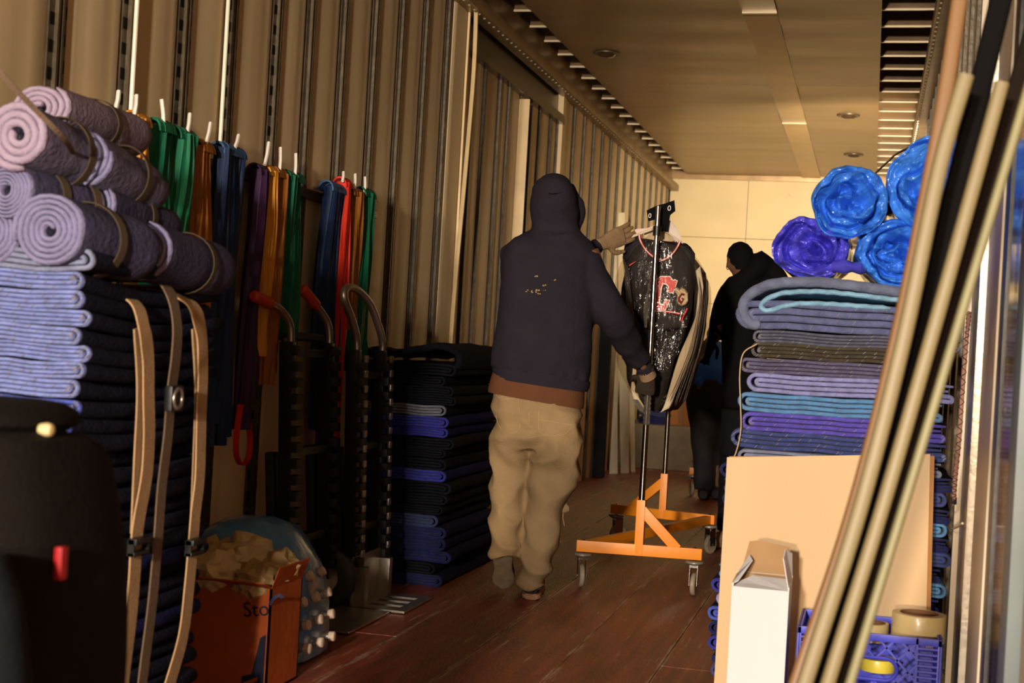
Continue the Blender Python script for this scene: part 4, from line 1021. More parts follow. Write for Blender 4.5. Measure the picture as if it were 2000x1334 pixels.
for xx in (kx0+.006, kx1-.006):
    mb = MB(); diag(mb, ky0+.02, ky1-.02, kz0+.01, kz1-.012, xx, 'y', None)
    for i in range(14): mb.box((xx-.004, ky0+.01, kz0+.02+i*.0155), (xx+.004, ky0+.07, kz0+.025+i*.0155))
    mb.box((xx-.001, ky0, kz0), (xx+.001, ky1, kz1)); mb.build('side_lattice', m_cr, t, auto=30)
MB().box((kx0+.01, ky0+.01, kz0), (kx1-.01, ky1-.01, kz0+.006)).build('bottom', m_cr, t)
m_tape = M('tan_tape', (204, 182, 128), .35, 0, .05, 5, .05, 40, coat=.2)
m_core = M('tape_core', (126, 90, 62), .8)
def tape(c, R, r, h_, label, mat, ax='Z', cat='tape'):
    c = Vector(c); t = thing('tape_roll', c, label, cat)
    MB().lathe([(r+.004, 0), (R-.001, 0), (R, .002), (R, h_-.002), (R-.001, h_), (r+.004, h_)], c, 36, ax, cap=False).lathe([(r+.004, h_), (r+.004, 0)], c, 36, ax, cap=False).build('tape', mat, t)
    MB().lathe([(r, -.001), (r+.0045, -.001), (r+.0045, h_+.001), (r, h_+.001), (r, -.001)], c, 30, ax, cap=False).build('core', m_core, t)
    return t
filler = kz1-.115
c = aY(1793, 1240, 4.13)
tape((c.x, 4.13, kz1-.03), .073, .048, .075, 'large roll of tan packing tape standing proud of the blue crate', m_tape)
MB().box((c.x-.03, 4.11, kz1-.03), (c.x+.028, 4.155, kz1+.012), bev=.012).build('crumpled_label', m_core, bpy.data.objects['tape_roll'])
tape((aY(1715, 1290, 4.10).x, 4.10, hole[2]-.024), .048, .03, .034, 'yellow tape roll seen through the hand hole of the blue crate', M('yellow_tape', (222, 204, 70), .4, coat=.2))
tape((aY(1700, 1235, 4.16).x, 4.17, kz1-.05), .05, .036, .05, 'smaller worn tan tape roll behind the bars in the blue crate', m_tape)
tape((kx0+.06, 4.1, kz1-.07), .045, .03, .05, 'brown tape roll at the left end of the blue crate', m_core)
c = aY(1858, 1225, 4.2); tape((kx1-.036, 4.2, kz1-.015), .05, .04, .02, 'tape roll standing on edge at the right end of the blue crate', m_tape, 'X')
for i, (a, b_, c_, r, lab) in enumerate(((.07, .12, .10, .06, 'left end'), (.19, .1, .08, .07, 'middle'), (.30, .14, .09, .065, 'right end'))):
    o = crumple((kx0+a, ky0+b_, c_), r, i*5.1, (1, 1, .9), 2).build('crumpled_paper', (m_core, m_paper, m_wbi)[i % 3], base=(kx0+a, ky0+b_, c_-.03), smooth=False)
    tag(o, 'crumpled brown scrap low inside the %s of the blue crate' % lab, 'paper', 'scraps in the blue crate')
# low cardboard box behind the white one (its shadowed side shows between the bars)
# ================================================================== BARS LEANING IN THE RIGHT FOREGROUND
m_bar = M('tan_bar', (136, 122, 86), .5, 0, .08, 4, .1, 30, (1, 1, .2))
m_barb = M('brown_bar', (134, 98, 60), .5, 0, .08, 4, .1, 30, (1, 1, .2))
m_bard = M('dark_bar', (8, 6, 6), .85, 0, .1, 4)
m_bardb = M('dark_brown_bar', (26, 17, 11), .85, 0, .1, 4)
def bar(pts, ya_, yb_, wd, dp, mat, label, cut_=False):
    P = [aY(x, y, yb_+(ya_-yb_)*(y+60)/1394) for x, y in pts]     # from the lowest image point up
    d = (P[1]-P[0]).normalized(); foot = P[0]-d*(P[0].z-.03)/d.z
    e = (P[-1]-P[-2]).normalized(); Q = [foot]+P
    if not cut_:
        k_ = min(.9, (XR-.07-P[-1].x)/max(e.x, .01)); 
        if k_ > .03: Q.append(P[-1]+e*k_)
    t = thing('load_bar', foot, label, 'bar', 'long bars leaning in the right foreground')
    C = catmull(Q, 6); rings = []
    for i, p in enumerate(C):
        g = (C[min(i+1, len(C)-1)]-C[max(i-1, 0)]).normalized(); u = g.cross(Vector((0, -1, 0))).normalized(); v = u.cross(g)
        rings.append((p, u*wd/2, v*dp/2))
    MB().loft(rings, 20, power=3.4).build('beam', mat, t)
    MB().beam(foot-d*.022, foot, wd*1.1, dp*1.1, up=(0, -1, 0), bev=.004).build('foot_cap', m_bplas, t)
    return t
bar([(1557, 1334), (1667, 1000), (1752, 667), (1820, 333), (1852, 150), (1874, 0)], 2.42, 2.60, .028, .03, m_barb, 'brown bar bowed behind the leftmost tan bar, reaching the top of the picture')
bar([(1572, 1334), (1678, 1000), (1764, 667), (1834, 333), (1886, 150)], 2.34, 2.44, .027, .04, m_bar, 'leftmost tan bar, cut off below the top of the picture', True)
bar([(1597, 1334), (1702, 1000), (1790, 667), (1876, 333), (1950, 20)], 2.46, 2.58, .038, .03, m_bard, 'black bar between the leftmost and the middle tan bar')
bar([(1617, 1334), (1721, 1000), (1817, 667), (1910, 333), (1956, 165)], 2.34, 2.44, .024, .04, m_bar, 'tan bar with a square cut top, middle of the three tan leaning bars', True)
bar([(1641, 1334), (1744, 1000), (1844, 667), (1939, 333), (2000, 120)], 2.44, 2.56, .030, .03, m_bardb, 'dark brown bar between the middle and the rightmost tan bar')
bar([(1660, 1334), (1761, 1000), (1861, 667), (1961, 333), (2000, 200)], 2.36, 2.46, .017, .04, M('green_tan_bar', (136, 130, 92), .5), 'greenish tan bar, rightmost and thinnest of the leaning bars')
# bungee cord with hook, hanging at the right jamb
b0 = [aX(1893, 610, XR-.05), aX(1888, 660, XR-.05), aX(1880, 760, XR-.055), aX(1873, 860, XR-.06), aX(1866, 930, XR-.06), aX(1862, 985, XR-.06)]
t = thing('bungee_cord', b0[0], 'pink and grey woven bungee cord with bent hook hanging beside the right jamb', 'cord')
P = catmull(b0, 14); mbp = MB(); mbp.tube(P, .006, 8); mbp.build('cord', M('bungee_pink', (176, 132, 112), .8), t)
mb = MB(); L_ = len(P)
for sgn in (1, -1):
    Q = []
    for i in range((L_-1)*3):
        q = i/3; a = P[int(q)].lerp(P[min(int(q)+1, L_-1)], q-int(q)); an = sgn*i*.8; Q.append(a+Vector((math.cos(an)*.0062, math.sin(an)*.0062, 0)))
    mb.tube(Q, .0016, 4)
mb.build('dark_braid', M('bungee_dark', (70, 58, 60), .8), t)
hk = [aX(1862, 985, XR-.06), aX(1856, 1000, XR-.06), aX(1848, 1010, XR-.06), aX(1847, 1024, XR-.06), aX(1856, 1032, XR-.06), aX(1868, 1030, XR-.055), aX(1880, 1022, XR-.05)]
MB().tube(catmull(hk, 5), .0032, 8).build('hook', m_zinc, t); MB().tube([hk[0]+Vector((0, 0, .02)), hk[0]], .009, 10).build('crimp', m_bplas, t)
# ================================================================== GARMENT RACKS
def caster(parent, x, y, ang=.6, zt=.155):
    mb = MB(); mb.lathe([(.004, zt), (.038, zt), (.042, zt-.004), (.042, zt-.010), (.030, zt-.016), (.02, zt-.02)], (x, y, 0), 20)
    pl_ = mb.build('caster', M('caster_plate', (150, 142, 128), .4, .3), parent)
    ca, sa = math.cos(ang), math.sin(ang); R2 = Matrix.Translation((x, y, 0)) @ Matrix.Rotation(ang, 4, 'Z')
    mb = MB()
    for s in (-1, 1): mb.box((-.012, s*.017-.0015, .045), (.035, s*.017+.0015, zt-.015), mat=R2)
    mb.box((-.014, -.018, zt-.03), (.03, .018, zt-.016), mat=R2)
    mb.tube([R2 @ Vector((.018, -.021, .05)), R2 @ Vector((.018, .021, .05))], .005, 8)
    mb.build('fork', m_chrome, pl_)
    w1 = MB().lathe([(.012, -.011), (.044, -.011), (.05, -.006), (.05, .006), (.044, .011), (.012, .011)], (0, 0, 0), 28, 'Y')
    w1.v = [R2 @ (v+Vector((.018, 0, .05))) for v in w1.v]; w1.build('wheel', M('wheel_grey', (158, 142, 118), .5), pl_)
    MB().lathe([(.0085, zt), (.0085, zt+.055), (.006, zt+.058), (.003, zt+.06)], (x, y, 0), 8).build('bolt', m_chrome, pl_)
def rack(FL, FR, RL_, RR_, label, top=1.70, railz=1.60):
    FL, FR, RL_, RR_ = [Vector((a, b, 0)) for a, b in (FL, FR, RL_, RR_)]
    t = thing('garment_rack', (FL+FR+RL_+RR_)/4, label, 'garment rack')
    zb = .185; hgt = .050
    def bar_(a, b, name='base_bar', ext=.03):
        d = (b-a).normalized(); a = a-d*ext+Vector((0, 0, zb)); b = b+d*ext+Vector((0, 0, zb))
        return MB().beam(a, b, .034, hgt, bev=.003).build(name, m_orange, t)
    bar_(FL, FR); bar_(RL_, RR_); 
    MB().beam(FL+Vector((.01, .03, zb-.001)), RR_+Vector((-.01, -.03, zb-.001)), .034, hgt*.9, bev=.003).build('diagonal_bar', m_orange, t)
    posts = []
    for a, b, s in ((FL, FR, 1), (RR_, RL_, 1)):
        d = (b-a).normalized(); L_ = (b-a).length; m = a+d*L_*.5
        mb = MB(); mb.box((m.x-.019, m.y-.019, zb-.02), (m.x+.019, m.y+.019, zb+.22), bev=.002); mb.build('post_socket', m_orange, t)
        MB().beam(m+Vector((0, 0, zb+.18)), a+d*L_*.84+Vector((0, 0, zb+.015)), .026, .045, bev=.002).build('brace', m_orange, t)
        MB().tube([m+Vector((0, 0, zb+.2)), m+Vector((0, 0, zb+.7))], .0135, 16).tube([m+Vector((0, 0, zb+.69)), m+Vector((0, 0, top))], .0115, 16).build('post', m_chrome, t)
        posts.append(m)
    a, b = posts
    MB().tube([a+Vector((0, 0, railz)), b+Vector((0, 0, railz))], .013, 14).build('hanging_rail', m_chrome, t)
    for p in posts: MB().tube([p+Vector((0, 0, railz-.03)), p+Vector((0, 0, railz+.012))], .0175, 14).build('collar', m_bplas, t)
    for p, an in ((FL, 1.9), (FR, 1.5), (RL_, .6), (RR_, 1.1)): caster(t, p.x, p.y, an)
    return t, posts
rk, posts = rack((-1.185, 6.19), (-.70, 6.255), (-1.31, 7.75), (-.785, 7.63), 'chrome garment rack on an orange wheeled base, carrying the plastic-wrapped bundle')
rk2, posts2 = rack((-1.25, 10.74), (-.72, 10.85), (-1.40, 12.25), (-.85, 12.1), 'far garment rack with orange base, half hidden behind the people in black', 1.62, 1.55)
# size divider with zeros clipped on the rail
pf, pr = posts
Rt = Vector((math.cos(.2468), math.sin(.2468), 0)); Dp = Vector((-math.sin(.2468), math.cos(.2468), 0))
def at(px, py, y): return aY(px, py, y)
yD = pf.y+.07
t = thing('size_divider', at(1293, 415, yD), 'black plastic size divider with two white zeros, clipped on the rack rail', 'tag')
P = [(1263, 411), (1281, 402), (1300, 397), (1317, 391), (1319, 412), (1309, 420), (1304, 452), (1290, 452), (1284, 428), (1266, 432)]
P3 = [at(a, b, yD) for a, b in P]; nn = Vector((0, -.003, 0))
k = len(P3); MB().add(P3+[p-nn for p in P3], [tuple(range(k)), tuple(range(2*k-1, k-1, -1))]+[(i, k+i, k+(i+1) % k, (i+1) % k) for i in range(k)]).build('plate', M('matte_black', (14, 13, 14), .95), t, smooth=False)
m_wht = M('print_white', (240, 236, 230), .6)
text('0', .030, at(1265.5, 425.5, yD-.005), (1, 0, .0), (.05, 0, 1), m_wht, t)
text('0', .034, at(1303, 411.5, yD-.005), (1, 0, .0), (.05, 0, 1), m_wht, t)

# ================================================================== GARMENTS ON THE RACK
yJ = pf.y + .12      # jersey plane
m_jer = M('jersey_navy', (24, 16, 18), .6, 0, .1, 10, .2, 60)
m_dark = M('trouser_dark', (24, 18, 16), .7, 0, .12, 8, .3, 20)
m_redc = M('jersey_red', (214, 44, 40), .5)
def sheet(outline, y, th, name, mat, parent=None, base=None, bulge=.02, seed=1, nxy=26, off=None):
    """soft cloth slab: pixel outline at distance y, triangulated grid with bulging faces"""
    P = [at(a, b, y) for a, b in outline]; xs_ = [p.x for p in P]; zs = [p.z for p in P]
    x0, x1, z0, z1 = min(xs_), max(xs_), min(zs), max(zs)
    def span(z):
        r = []
        for i in range(len(P)):
            a, b = P[i], P[(i+1) % len(P)]
            if (a.z-z)*(b.z-z) <= 0 and a.z != b.z: r.append(a.x+(b.x-a.x)*(z-a.z)/(b.z-a.z))
        return (min(r), max(r)) if len(r) >= 2 else None
    rows = []; nr = 30
    for i in range(nr+1):
        z = z0+(z1-z0)*(i+.001)/(nr+.002); s_ = span(z)
        if s_: rows.append((z, s_))
    m_ = 16; vs = []; 
    for (z, (a, b)) in rows:
        for sgn in (1, -1):
            for j in range(m_+1):
                q = j/m_; e = math.sin(math.pi*q)**.45 if 0 < q < 1 else 0
                yy = y-sgn*(th/2*e+ (bulge*e*(.5+nz((a+(b-a)*q, 0, z), (9, 1, 4), seed)) if sgn > 0 else 0))
                vs.append((a+(b-a)*q, yy, z))
    n = 2*(m_+1); fs = []
    for i in range(len(rows)-1):
        for j in range(m_): q = i*n+j; fs += [(q, q+1, q+n+1, q+n), (q+m_+1, q+n+m_+1, q+n+m_+2, q+m_+2)]
        q = i*n; fs += [(q, q+n, q+n+m_+1, q+m_+1), (q+m_, q+2*m_+1, q+n+2*m_+1, q+n+m_)]
    L_ = (len(rows)-1)*n
    for j in range(m_): fs += [(j, j+m_+1, j+m_+2, j+1), (L_+j, L_+j+1, L_+j+m_+2, L_+j+m_+1)]
    return MB().add(vs, fs).build(name, mat, parent, base, auto=70)
jb = at(1292, 560, yJ)
tj = thing('jersey', jb, 'black sleeveless jersey with red and white neck piping and a red letter C', 'jersey')
sheet([(1240, 452), (1262, 478), (1282, 488), (1300, 486), (1330, 470), (1346, 478), (1358, 496), (1356, 540), (1352, 600), (1342, 640), (1326, 634), (1312, 648), (1290, 650), (1250, 640), (1232, 600), (1222, 540), (1216, 500), (1222, 470)], yJ, .03, 'cloth', m_jer, tj, bulge=.012)
yF = yJ-.034
def line3(pts, y, r, name, mat, parent, m=8, sq=None):
    return MB().tube(catmull([at(a, b, y) for a, b in pts], m), r, 8).build(name, mat, parent)
neck = [(1248, 456), (1250, 468), (1257, 482), (1266, 493), (1276, 502)]; neck2 = [(1328, 472), (1322, 484), (1314, 495), (1305, 503), (1294, 508), (1288, 507)]
for nk in (neck, neck2):
    line3(nk, yF+.002, .0058, 'red_piping', m_redc, tj); line3(nk, yF-.003, .0026, 'white_piping', m_wht, tj)
line3([(1276, 502), (1282, 506), (1289, 507)], yF+.002, .0058, 'red_piping', m_redc, tj)
sheet([(1256, 452), (1262, 466), (1280, 474), (1300, 476), (1318, 470), (1322, 458), (1300, 448), (1270, 446)], yJ+.02, .004, 'inner_collar', M('collar_cream', (226, 206, 172), .7), tj, bulge=.002)
def flat(poly, y, th, name, mat, parent):
    P3 = [at(a, b, y) for a, b in poly]; k = len(P3); nn = Vector((0, th, 0))
    return MB().add(P3+[p+nn for p in P3], [tuple(range(k)), tuple(range(2*k-1, k-1, -1))]+[(i, k+i, k+(i+1) % k, (i+1) % k) for i in range(k)]).build(name, mat, parent, smooth=False)
Cout = [(1282, 549), (1290, 541), (1308, 541), (1315, 549), (1318, 547), (1322, 549), (1314, 572), (1303, 569), (1307, 560), (1302, 554), (1295, 553), (1291, 560), (1287, 590), (1290, 595), (1297, 595), (1300, 586), (1307, 587), (1298, 606), (1282, 607), (1274, 600), (1275, 570)]
def grow(poly, d):
    cx = sum(p[0] for p in poly)/len(poly); cy = sum(p[1] for p in poly)/len(poly); out = []; k = len(poly)
    ar = sum(poly[i][0]*poly[(i+1) % k][1]-poly[(i+1) % k][0]*poly[i][1] for i in range(k))
    for i in range(k):
        a, b, c = Vector(poly[i-1]), Vector(poly[i]), Vector(poly[(i+1) % k]); e1 = (b-a).normalized(); e2 = (c-b).normalized()
        n1 = Vector((e1.y, -e1.x)); n2 = Vector((e2.y, -e2.x)); nn = (n1+n2); nn = nn.normalized() if nn.length > .1 else n1
        if ar < 0: nn = -nn
        out.append(tuple(b+nn*d))
    return out
flat(grow(Cout, 2.2), yF, .003, 'letter_outline', m_wht, tj); flat(Cout, yF-.0025, .002, 'letter_c', m_redc, tj)
flat([(1228, 518), (1234, 514), (1244, 509.5), (1235, 516), (1230, 519.5)], yF-.002, .001, 'red_swoosh', m_redc, tj)
# patch: winged ball with a letter G
tp = thing('sleeve_patch', at(1332, 582, yF-.01), 'small cream winged-ball patch with a dark red letter G beside the red letter C', 'patch')
flat([(1316, 561), (1321, 560), (1327, 565), (1330, 561), (1337, 563), (1344, 572), (1344, 588), (1340, 595), (1332, 598), (1325, 595), (1321, 588), (1322, 577)], yF-.012, .003, 'patch_base', M('patch_edge', (120, 104, 84), .7), tp)
flat([(1318, 563), (1321, 562.5), (1327, 568), (1331, 563.5), (1336, 565), (1342, 573), (1342.5, 587), (1338, 593.5), (1332, 595.5), (1326, 593), (1323, 587), (1324, 577)], yF-.0145, .002, 'patch_face', M('patch_cream', (214, 196, 158), .7), tp)
flat([(1331, 572), (1338, 574), (1336, 578), (1331.5, 577), (1328, 583), (1329, 587), (1332, 588), (1333, 585), (1330.5, 583.5), (1332, 581), (1337, 583.5), (1331, 595), (1324, 589), (1324, 581)], yF-.0165, .0015, 'letter_g', M('patch_red', (112, 18, 16), .6), tp)
for a, b in (((1319, 566), (1327, 576)), ((1322, 564), (1330, 573)), ((1331, 565.5), (1341, 572))):
    line3([a, ((a[0]+b[0])/2+.6, (a[1]+b[1])/2-.6), b], yF-.0155, .0006, 'wing_line', m_core, tp, 3)
# folded tail of the jersey with red/white/red trim
line3([(1296, 608), (1312, 610), (1328, 613)], yF-.006, .0058, 'red_piping', m_redc, tj); line3([(1296, 607.6), (1312, 609.6), (1328, 612.6)], yF-.011, .0024, 'white_piping', m_wht, tj)
line3([(1330, 628), (1336, 615), (1343, 602)], yF-.004, .004, 'red_piping', m_redc, tj)
# dark trousers hung below it
o = sheet([(1240, 600), (1345, 610), (1336, 660), (1318, 700), (1308, 740), (1296, 790), (1285, 806), (1262, 800), (1240, 780), (1224, 740), (1222, 660)], yJ+.035, .03, 'hanging_trousers', m_dark, None, at(1285, 700, yJ), bulge=.015, seed=6)
tag(o, 'dark folded trousers hanging under the jersey inside the wrap', 'trousers')
# paper sheets and pale shirt showing between
o = sheet([(1303, 422), (1308, 430), (1322, 446), (1330, 462), (1334, 476), (1316, 470), (1305, 455)], yJ-.01, .003, 'paper_tag', M('paper_tag', (222, 206, 192), .7), None, at(1315, 450, yJ), bulge=.002); tag(o, 'white pointed paper card standing behind the post above the jersey collar', 'paper')
o = sheet([(1356, 520), (1364, 560), (1358, 620), (1346, 650), (1328, 690), (1318, 720), (1298, 790), (1290, 806), (1306, 800), (1330, 745), (1352, 690), (1368, 620), (1374, 560), (1368, 520)], yJ+.03, .012, 'white_shirt', M('shirt_cream', (206, 188, 158), .8), None, at(1340, 640, yJ), bulge=.006, seed=8); tag(o, 'cream shirt edge showing down the right side of the bundle behind the jersey', 'shirt')
o = sheet([(1236, 716), (1244, 722), (1240, 750), (1250, 780), (1262, 800), (1268, 812), (1256, 806), (1240, 790), (1232, 760)], yJ-.01, .01, 'white_shirt', MATS['shirt_cream'], None, at(1245, 760, yJ), bulge=.005, seed=9); tag(o, 'cream cloth tail twisted into the lower left of the wrapped bundle', 'shirt')
# hanger at the front
th = thing('coat_hanger', at(1285, 440, yJ-.015), 'cream coat hanger at the front of the rack, one arm pointing down left', 'hanger')
MB().tube([at(1283, 445, yJ-.03), at(1262, 452, yJ-.03), at(1240, 460, yJ-.03), at(1224, 467, yJ-.03)], [.004, .006, .006, .003], 8).tube([at(1289, 446, yJ-.02), at(1306, 456, yJ-.02), at(1330, 472, yJ-.02)], [.004, .004, .0035], 8).build('arms', M('hanger_cream', (224, 206, 176), .5), th)
MB().tube(catmull([at(1287, 446, yJ-.02), at(1288, 440, yJ-.02), Vector((pf.x+.01, yJ-.02, 1.60)), Vector((pf.x+.02, yJ-.02, 1.622)), Vector((pf.x, yJ-.02, 1.635)), Vector((pf.x-.018, yJ-.02, 1.622))], 4), .0022, 6).build('hook', m_chrome, th)
sheet([(1240, 448), (1246, 446), (1262, 446), (1282, 438), (1284, 446), (1262, 452), (1246, 459), (1240, 456)], yJ-.005, .006, 'shoulder_pad', M('pad_pink', (230, 205, 190), .7), th, bulge=.003)
# more garments hanging one behind another
cols = [(44, 30, 28), (120, 70, 48), (54, 44, 40), (96, 62, 46), (140, 96, 70), (40, 34, 36), (128, 78, 50), (90, 72, 56), (52, 40, 38)]
names_ = ['dark', 'rust brown', 'charcoal', 'brown', 'tan', 'black', 'copper brown', 'olive grey', 'umber']
for i, c in enumerate(cols):
    q = (i+1.)/(len(cols)+.6); y = pf.y+.22+q*1.12; cx = pf.x+(pr.x-pf.x)*q; w1 = .185+.012*math.sin(i*2.1); zl = .84+.05*math.sin(i*1.7)-.02*i*.3
    prof = [(-.03, 1.56), (-w1*.75, 1.49), (-w1, 1.43), (-w1*1.03, 1.2), (-w1*.92, 1.0), (-w1*.4, zl), (w1*.4, zl), (w1*.9, 1.0), (w1*1.0, 1.2), (w1, 1.43), (w1*.75, 1.49), (.03, 1.56)]
    vs = []; mb = MB(); rings = []
    for (z, hw) in ((zl, w1*.35), (zl+.08, w1*.65), (1.02, w1*.9), (1.2, w1*1.02), (1.35, w1*1.02), (1.44, w1*.97), (1.50, w1*.72), (1.545, w1*.32), (1.57, .03)):
        rings.append(((cx+.006*math.sin(z*9+i), y, z), (hw, 0, 0), (0, .045, 0)))
    mb.loft(rings, 24, power=2.4); me = mb.mesh()
    o = link('garment', me, M('garment_'+str(i), c, .8, 0, .15, 5, .4, 16, (1, 1, .3)), None, (cx, y, 1.57)); tag(o, '%s garment hanging inside the wrapped bundle, %s behind the jersey' % (names_[i], ORD[i].replace('topmost', 'first')), 'garment', 'garments hanging behind the jersey')
    hg = MB().tube(catmull([(cx, y, 1.56), (cx+.004, y, 1.60), (cx+.018, y, 1.618), (cx, y, 1.632), (cx-.016, y, 1.62)], 4), .0022, 6).build('hanger_hook', m_chrome, o)
# plastic wrap round the whole bundle
m_wrap = film('bundle_wrap', (.93, .89, .83), .012, .10, 13, (1.8, 1.8, .5), bump=1.0, body=0., fres=.2)
rings = []
y0_, y1_ = pf.y+.045, pr.y-.06
def ringat(z, hwf, hwr, cyo=0, ya_=y0_, yb_=y1_):
    pts = []; n = 40; cxf, cxr = pf.x, pr.x
    for j in range(n):
        a = 2*math.pi*j/n; ca, sa = math.cos(a), math.sin(a); q = (sa+1)/2; 
        sq = lambda v, p: math.copysign(abs(v)**p, v)
        yy = (ya_+yb_)/2+sq(sa, .45)*(yb_-ya_)/2; f = (yy-ya_)/(yb_-ya_); hw = hwf+(hwr-hwf)*f
        xx = (cxf+(cxr-cxf)*f)+sq(ca, .5)*hw; k = nz((xx, yy, z), (8, 5, 6), 4)
        pts.append((xx+.010*k, yy+.014*k, z))
    return pts
lv = [(.79, .03, .03, .2, -.5), (.83, .07, .06, .12, -.4), (.88, .115, .09, .05, -.25), (.95, .165, .13, 0, -.1), (1.05, .205, .185, 0, 0), (1.18, .225, .205, 0, 0), (1.30, .225, .215, 0, 0), (1.40, .215, .21, 0, 0), (1.46, .195, .19, 0, 0), (1.51, .155, .15, 0, 0), (1.55, .11, .10, 0, 0), (1.59, .06, .06, .0, 0), (1.635, .03, .03, 0, 0)]
lv2 = []
for a, b in zip(lv[:-1], lv[1:]):
    for k in range(3): lv2.append([a[i]+(b[i]-a[i])*k/3 for i in range(5)])
lv2.append(list(lv[-1]))
vs = []; 
for z, a, b, c, d in lv2: vs += ringat(z, a, b, 0, y0_+c*.4, y1_+d)
n = 40; k = len(lv2); fs = [(i*n+j, i*n+(j+1) % n, (i+1)*n+(j+1) % n, (i+1)*n+j) for i in range(k-1) for j in range(n)]+[tuple(range(n))[::-1], tuple((k-1)*n+j for j in range(n))]
o = MB().add(vs, fs).build('plastic_wrap', m_wrap, None, (pf.x, pf.y+.5, .79), auto=None); tag(o, 'clear crinkled plastic wrap wound round the clothes on the garment rack', 'plastic wrap')
# taut film streaks at the front's right edge, tubes standing in for highlights
m_streak = film('film_streak', (.88, .82, .74), .18, .10, 60, (4, 4, 1), bump=1., body=.05, fres=.6)
rr = random.Random(9); mb = MB()
for i in range(10):
    q = rr.random(); x0_ = 1366+q*22; 
    pts = [(x0_-6, 540+rr.uniform(0, 40)), (x0_-2-4*q, 590+rr.uniform(-10, 10)), (x0_-20+5*q, 670+rr.uniform(-10, 10)), (x0_-44+10*q, 740+rr.uniform(-8, 8)), (x0_-66+16*q, 790+rr.uniform(-6, 6))]
    mb.tube(catmull([at(a, b, pf.y+.06+.22*q) for a, b in pts], 5), [.0008]*1+[.0017]*19+[.0008], 5)
for i in range(5):
    mb.tube(catmull([at(1216+i*3, 500+i*6, pf.y+.06), at(1222+i*2, 560, pf.y+.05), at(1228+i*3, 640, pf.y+.05)], 5), .0014, 5)
for i in range(5): mb.tube(catmull([at(1274-i*2, 520+i*14, pf.y+.03), at(1266-i*2, 570+i*8, pf.y+.025), at(1263-i, 640, pf.y+.03)], 5), .0013, 5)
mb.build('film_creases', m_streak, o)['kind'] = 'stuff'
# film twisted down the post
P = []
tail = []
for i in range(40):
    z = .985-.25*i/39; 
    tail.append((Vector((pf.x+.002, pf.y-.004, z)), (.0145+.0025*math.sin(i*1.9), 0, 0), (0, .0145+.0025*math.cos(i*2.3), 0)))
MB().loft(tail, 12).build('twisted_tail', m_streak, o)
MB().loft([(at(1240, 780, pf.y+.05), (.01, 0, 0), (0, .02, 0)), (at(1248, 796, pf.y+.04), (.016, 0, 0), (0, .02, .0)), (at(1256, 806, pf.y+.03), (.008, 0, 0), (0, .01, 0))], 10).build('twisted_tail', m_streak, o)

# ================================================================== PEOPLE
def hand(mb, wrist, d, n, s, curl=(.5, .7, .6), size=1., spread=.0, thumb=(.5, .5), fr=.0088):
    """palm and five fingers; d to the knuckles, n palm side, s thumb side"""
    w_ = Vector(wrist); d = Vector(d).normalized(); s = Vector(s); s = (s-d*s.dot(d)).normalized(); n = Vector(n); n = (n-d*n.dot(d)-s*n.dot(s)).normalized(); k = size
    mb.loft([(w_-d*.035*k, s*.026*k, n*.022*k), (w_, s*.028*k, n*.020*k), (w_+d*.03*k, s*.037*k, n*.018*k), (w_+d*.07*k, s*.042*k, n*.016*k), (w_+d*.095*k, s*.040*k, n*.013*k)], 16, power=2.4)
    for i, L_ in enumerate((.072, .080, .076, .060)):
        b = w_+d*.088*k+s*(.031-.0205*i)*k; ang = 0; pts = [b-d*.02*k, b]; dd = d+s*(.10-.07*i)*spread
        for q, f in enumerate((.42, .32, .26)):
            ang += curl[q]; v = (dd*math.cos(ang)+n*math.sin(ang)).normalized(); pts.append(pts[-1]+v*L_*f*k)
        mb.tube(catmull(pts, 3), [fr*k*1.05]*4+[fr*k]*5+[fr*.85*k]*3+[fr*.5*k], 10)
    b = w_+d*.02*k+s*.026*k; v1 = (d*.6+s*.9+n*thumb[0]).normalized(); v2 = (d*1.+s*.25+n*thumb[1]).normalized()
    mb.tube(catmull([b-v1*.015*k, b, b+v1*.035*k, b+v1*.035*k+v2*.03*k, b+v1*.035*k+v2*.055*k], 3), [fr*1.2*k]*9+[fr*.95*k]*3+[fr*.55*k], 10)
yP = 5.80
S_ = 1/468.
def ring(px, py, hw, dep, y=yP, skew=0, tz=0):
    c = at(px, py, y); return (c, Rt*hw*S_+Vector((0, 0, -hw*S_*tz)), Dp*dep)
tpz = thing('person', (-1.34, 5.82, 0), 'person seen from behind in dark hooded jacket and khaki trousers, pushing the rack', 'person')
m_jacket = M('jacket_navy', (42, 38, 47), .9, 0, .10, 14, .35, 160, spot=(50, 44, 54), spots=(9, .68))
m_brown = M('hem_brown', (104, 66, 44), .85, 0, .08, 14, .3, 150)
m_khaki = M('khaki_cloth', (156, 130, 94), .85, 0, .08, 10, .3, 140)
m_skin = M('skin', (120, 84, 62), .55)
m_glove = M('glove_tan', (150, 122, 90), .8, 0, .1, 20, .3, 120)
m_gloved = M('glove_palm', (58, 48, 38), .7, 0, .15, 20, .3, 90)
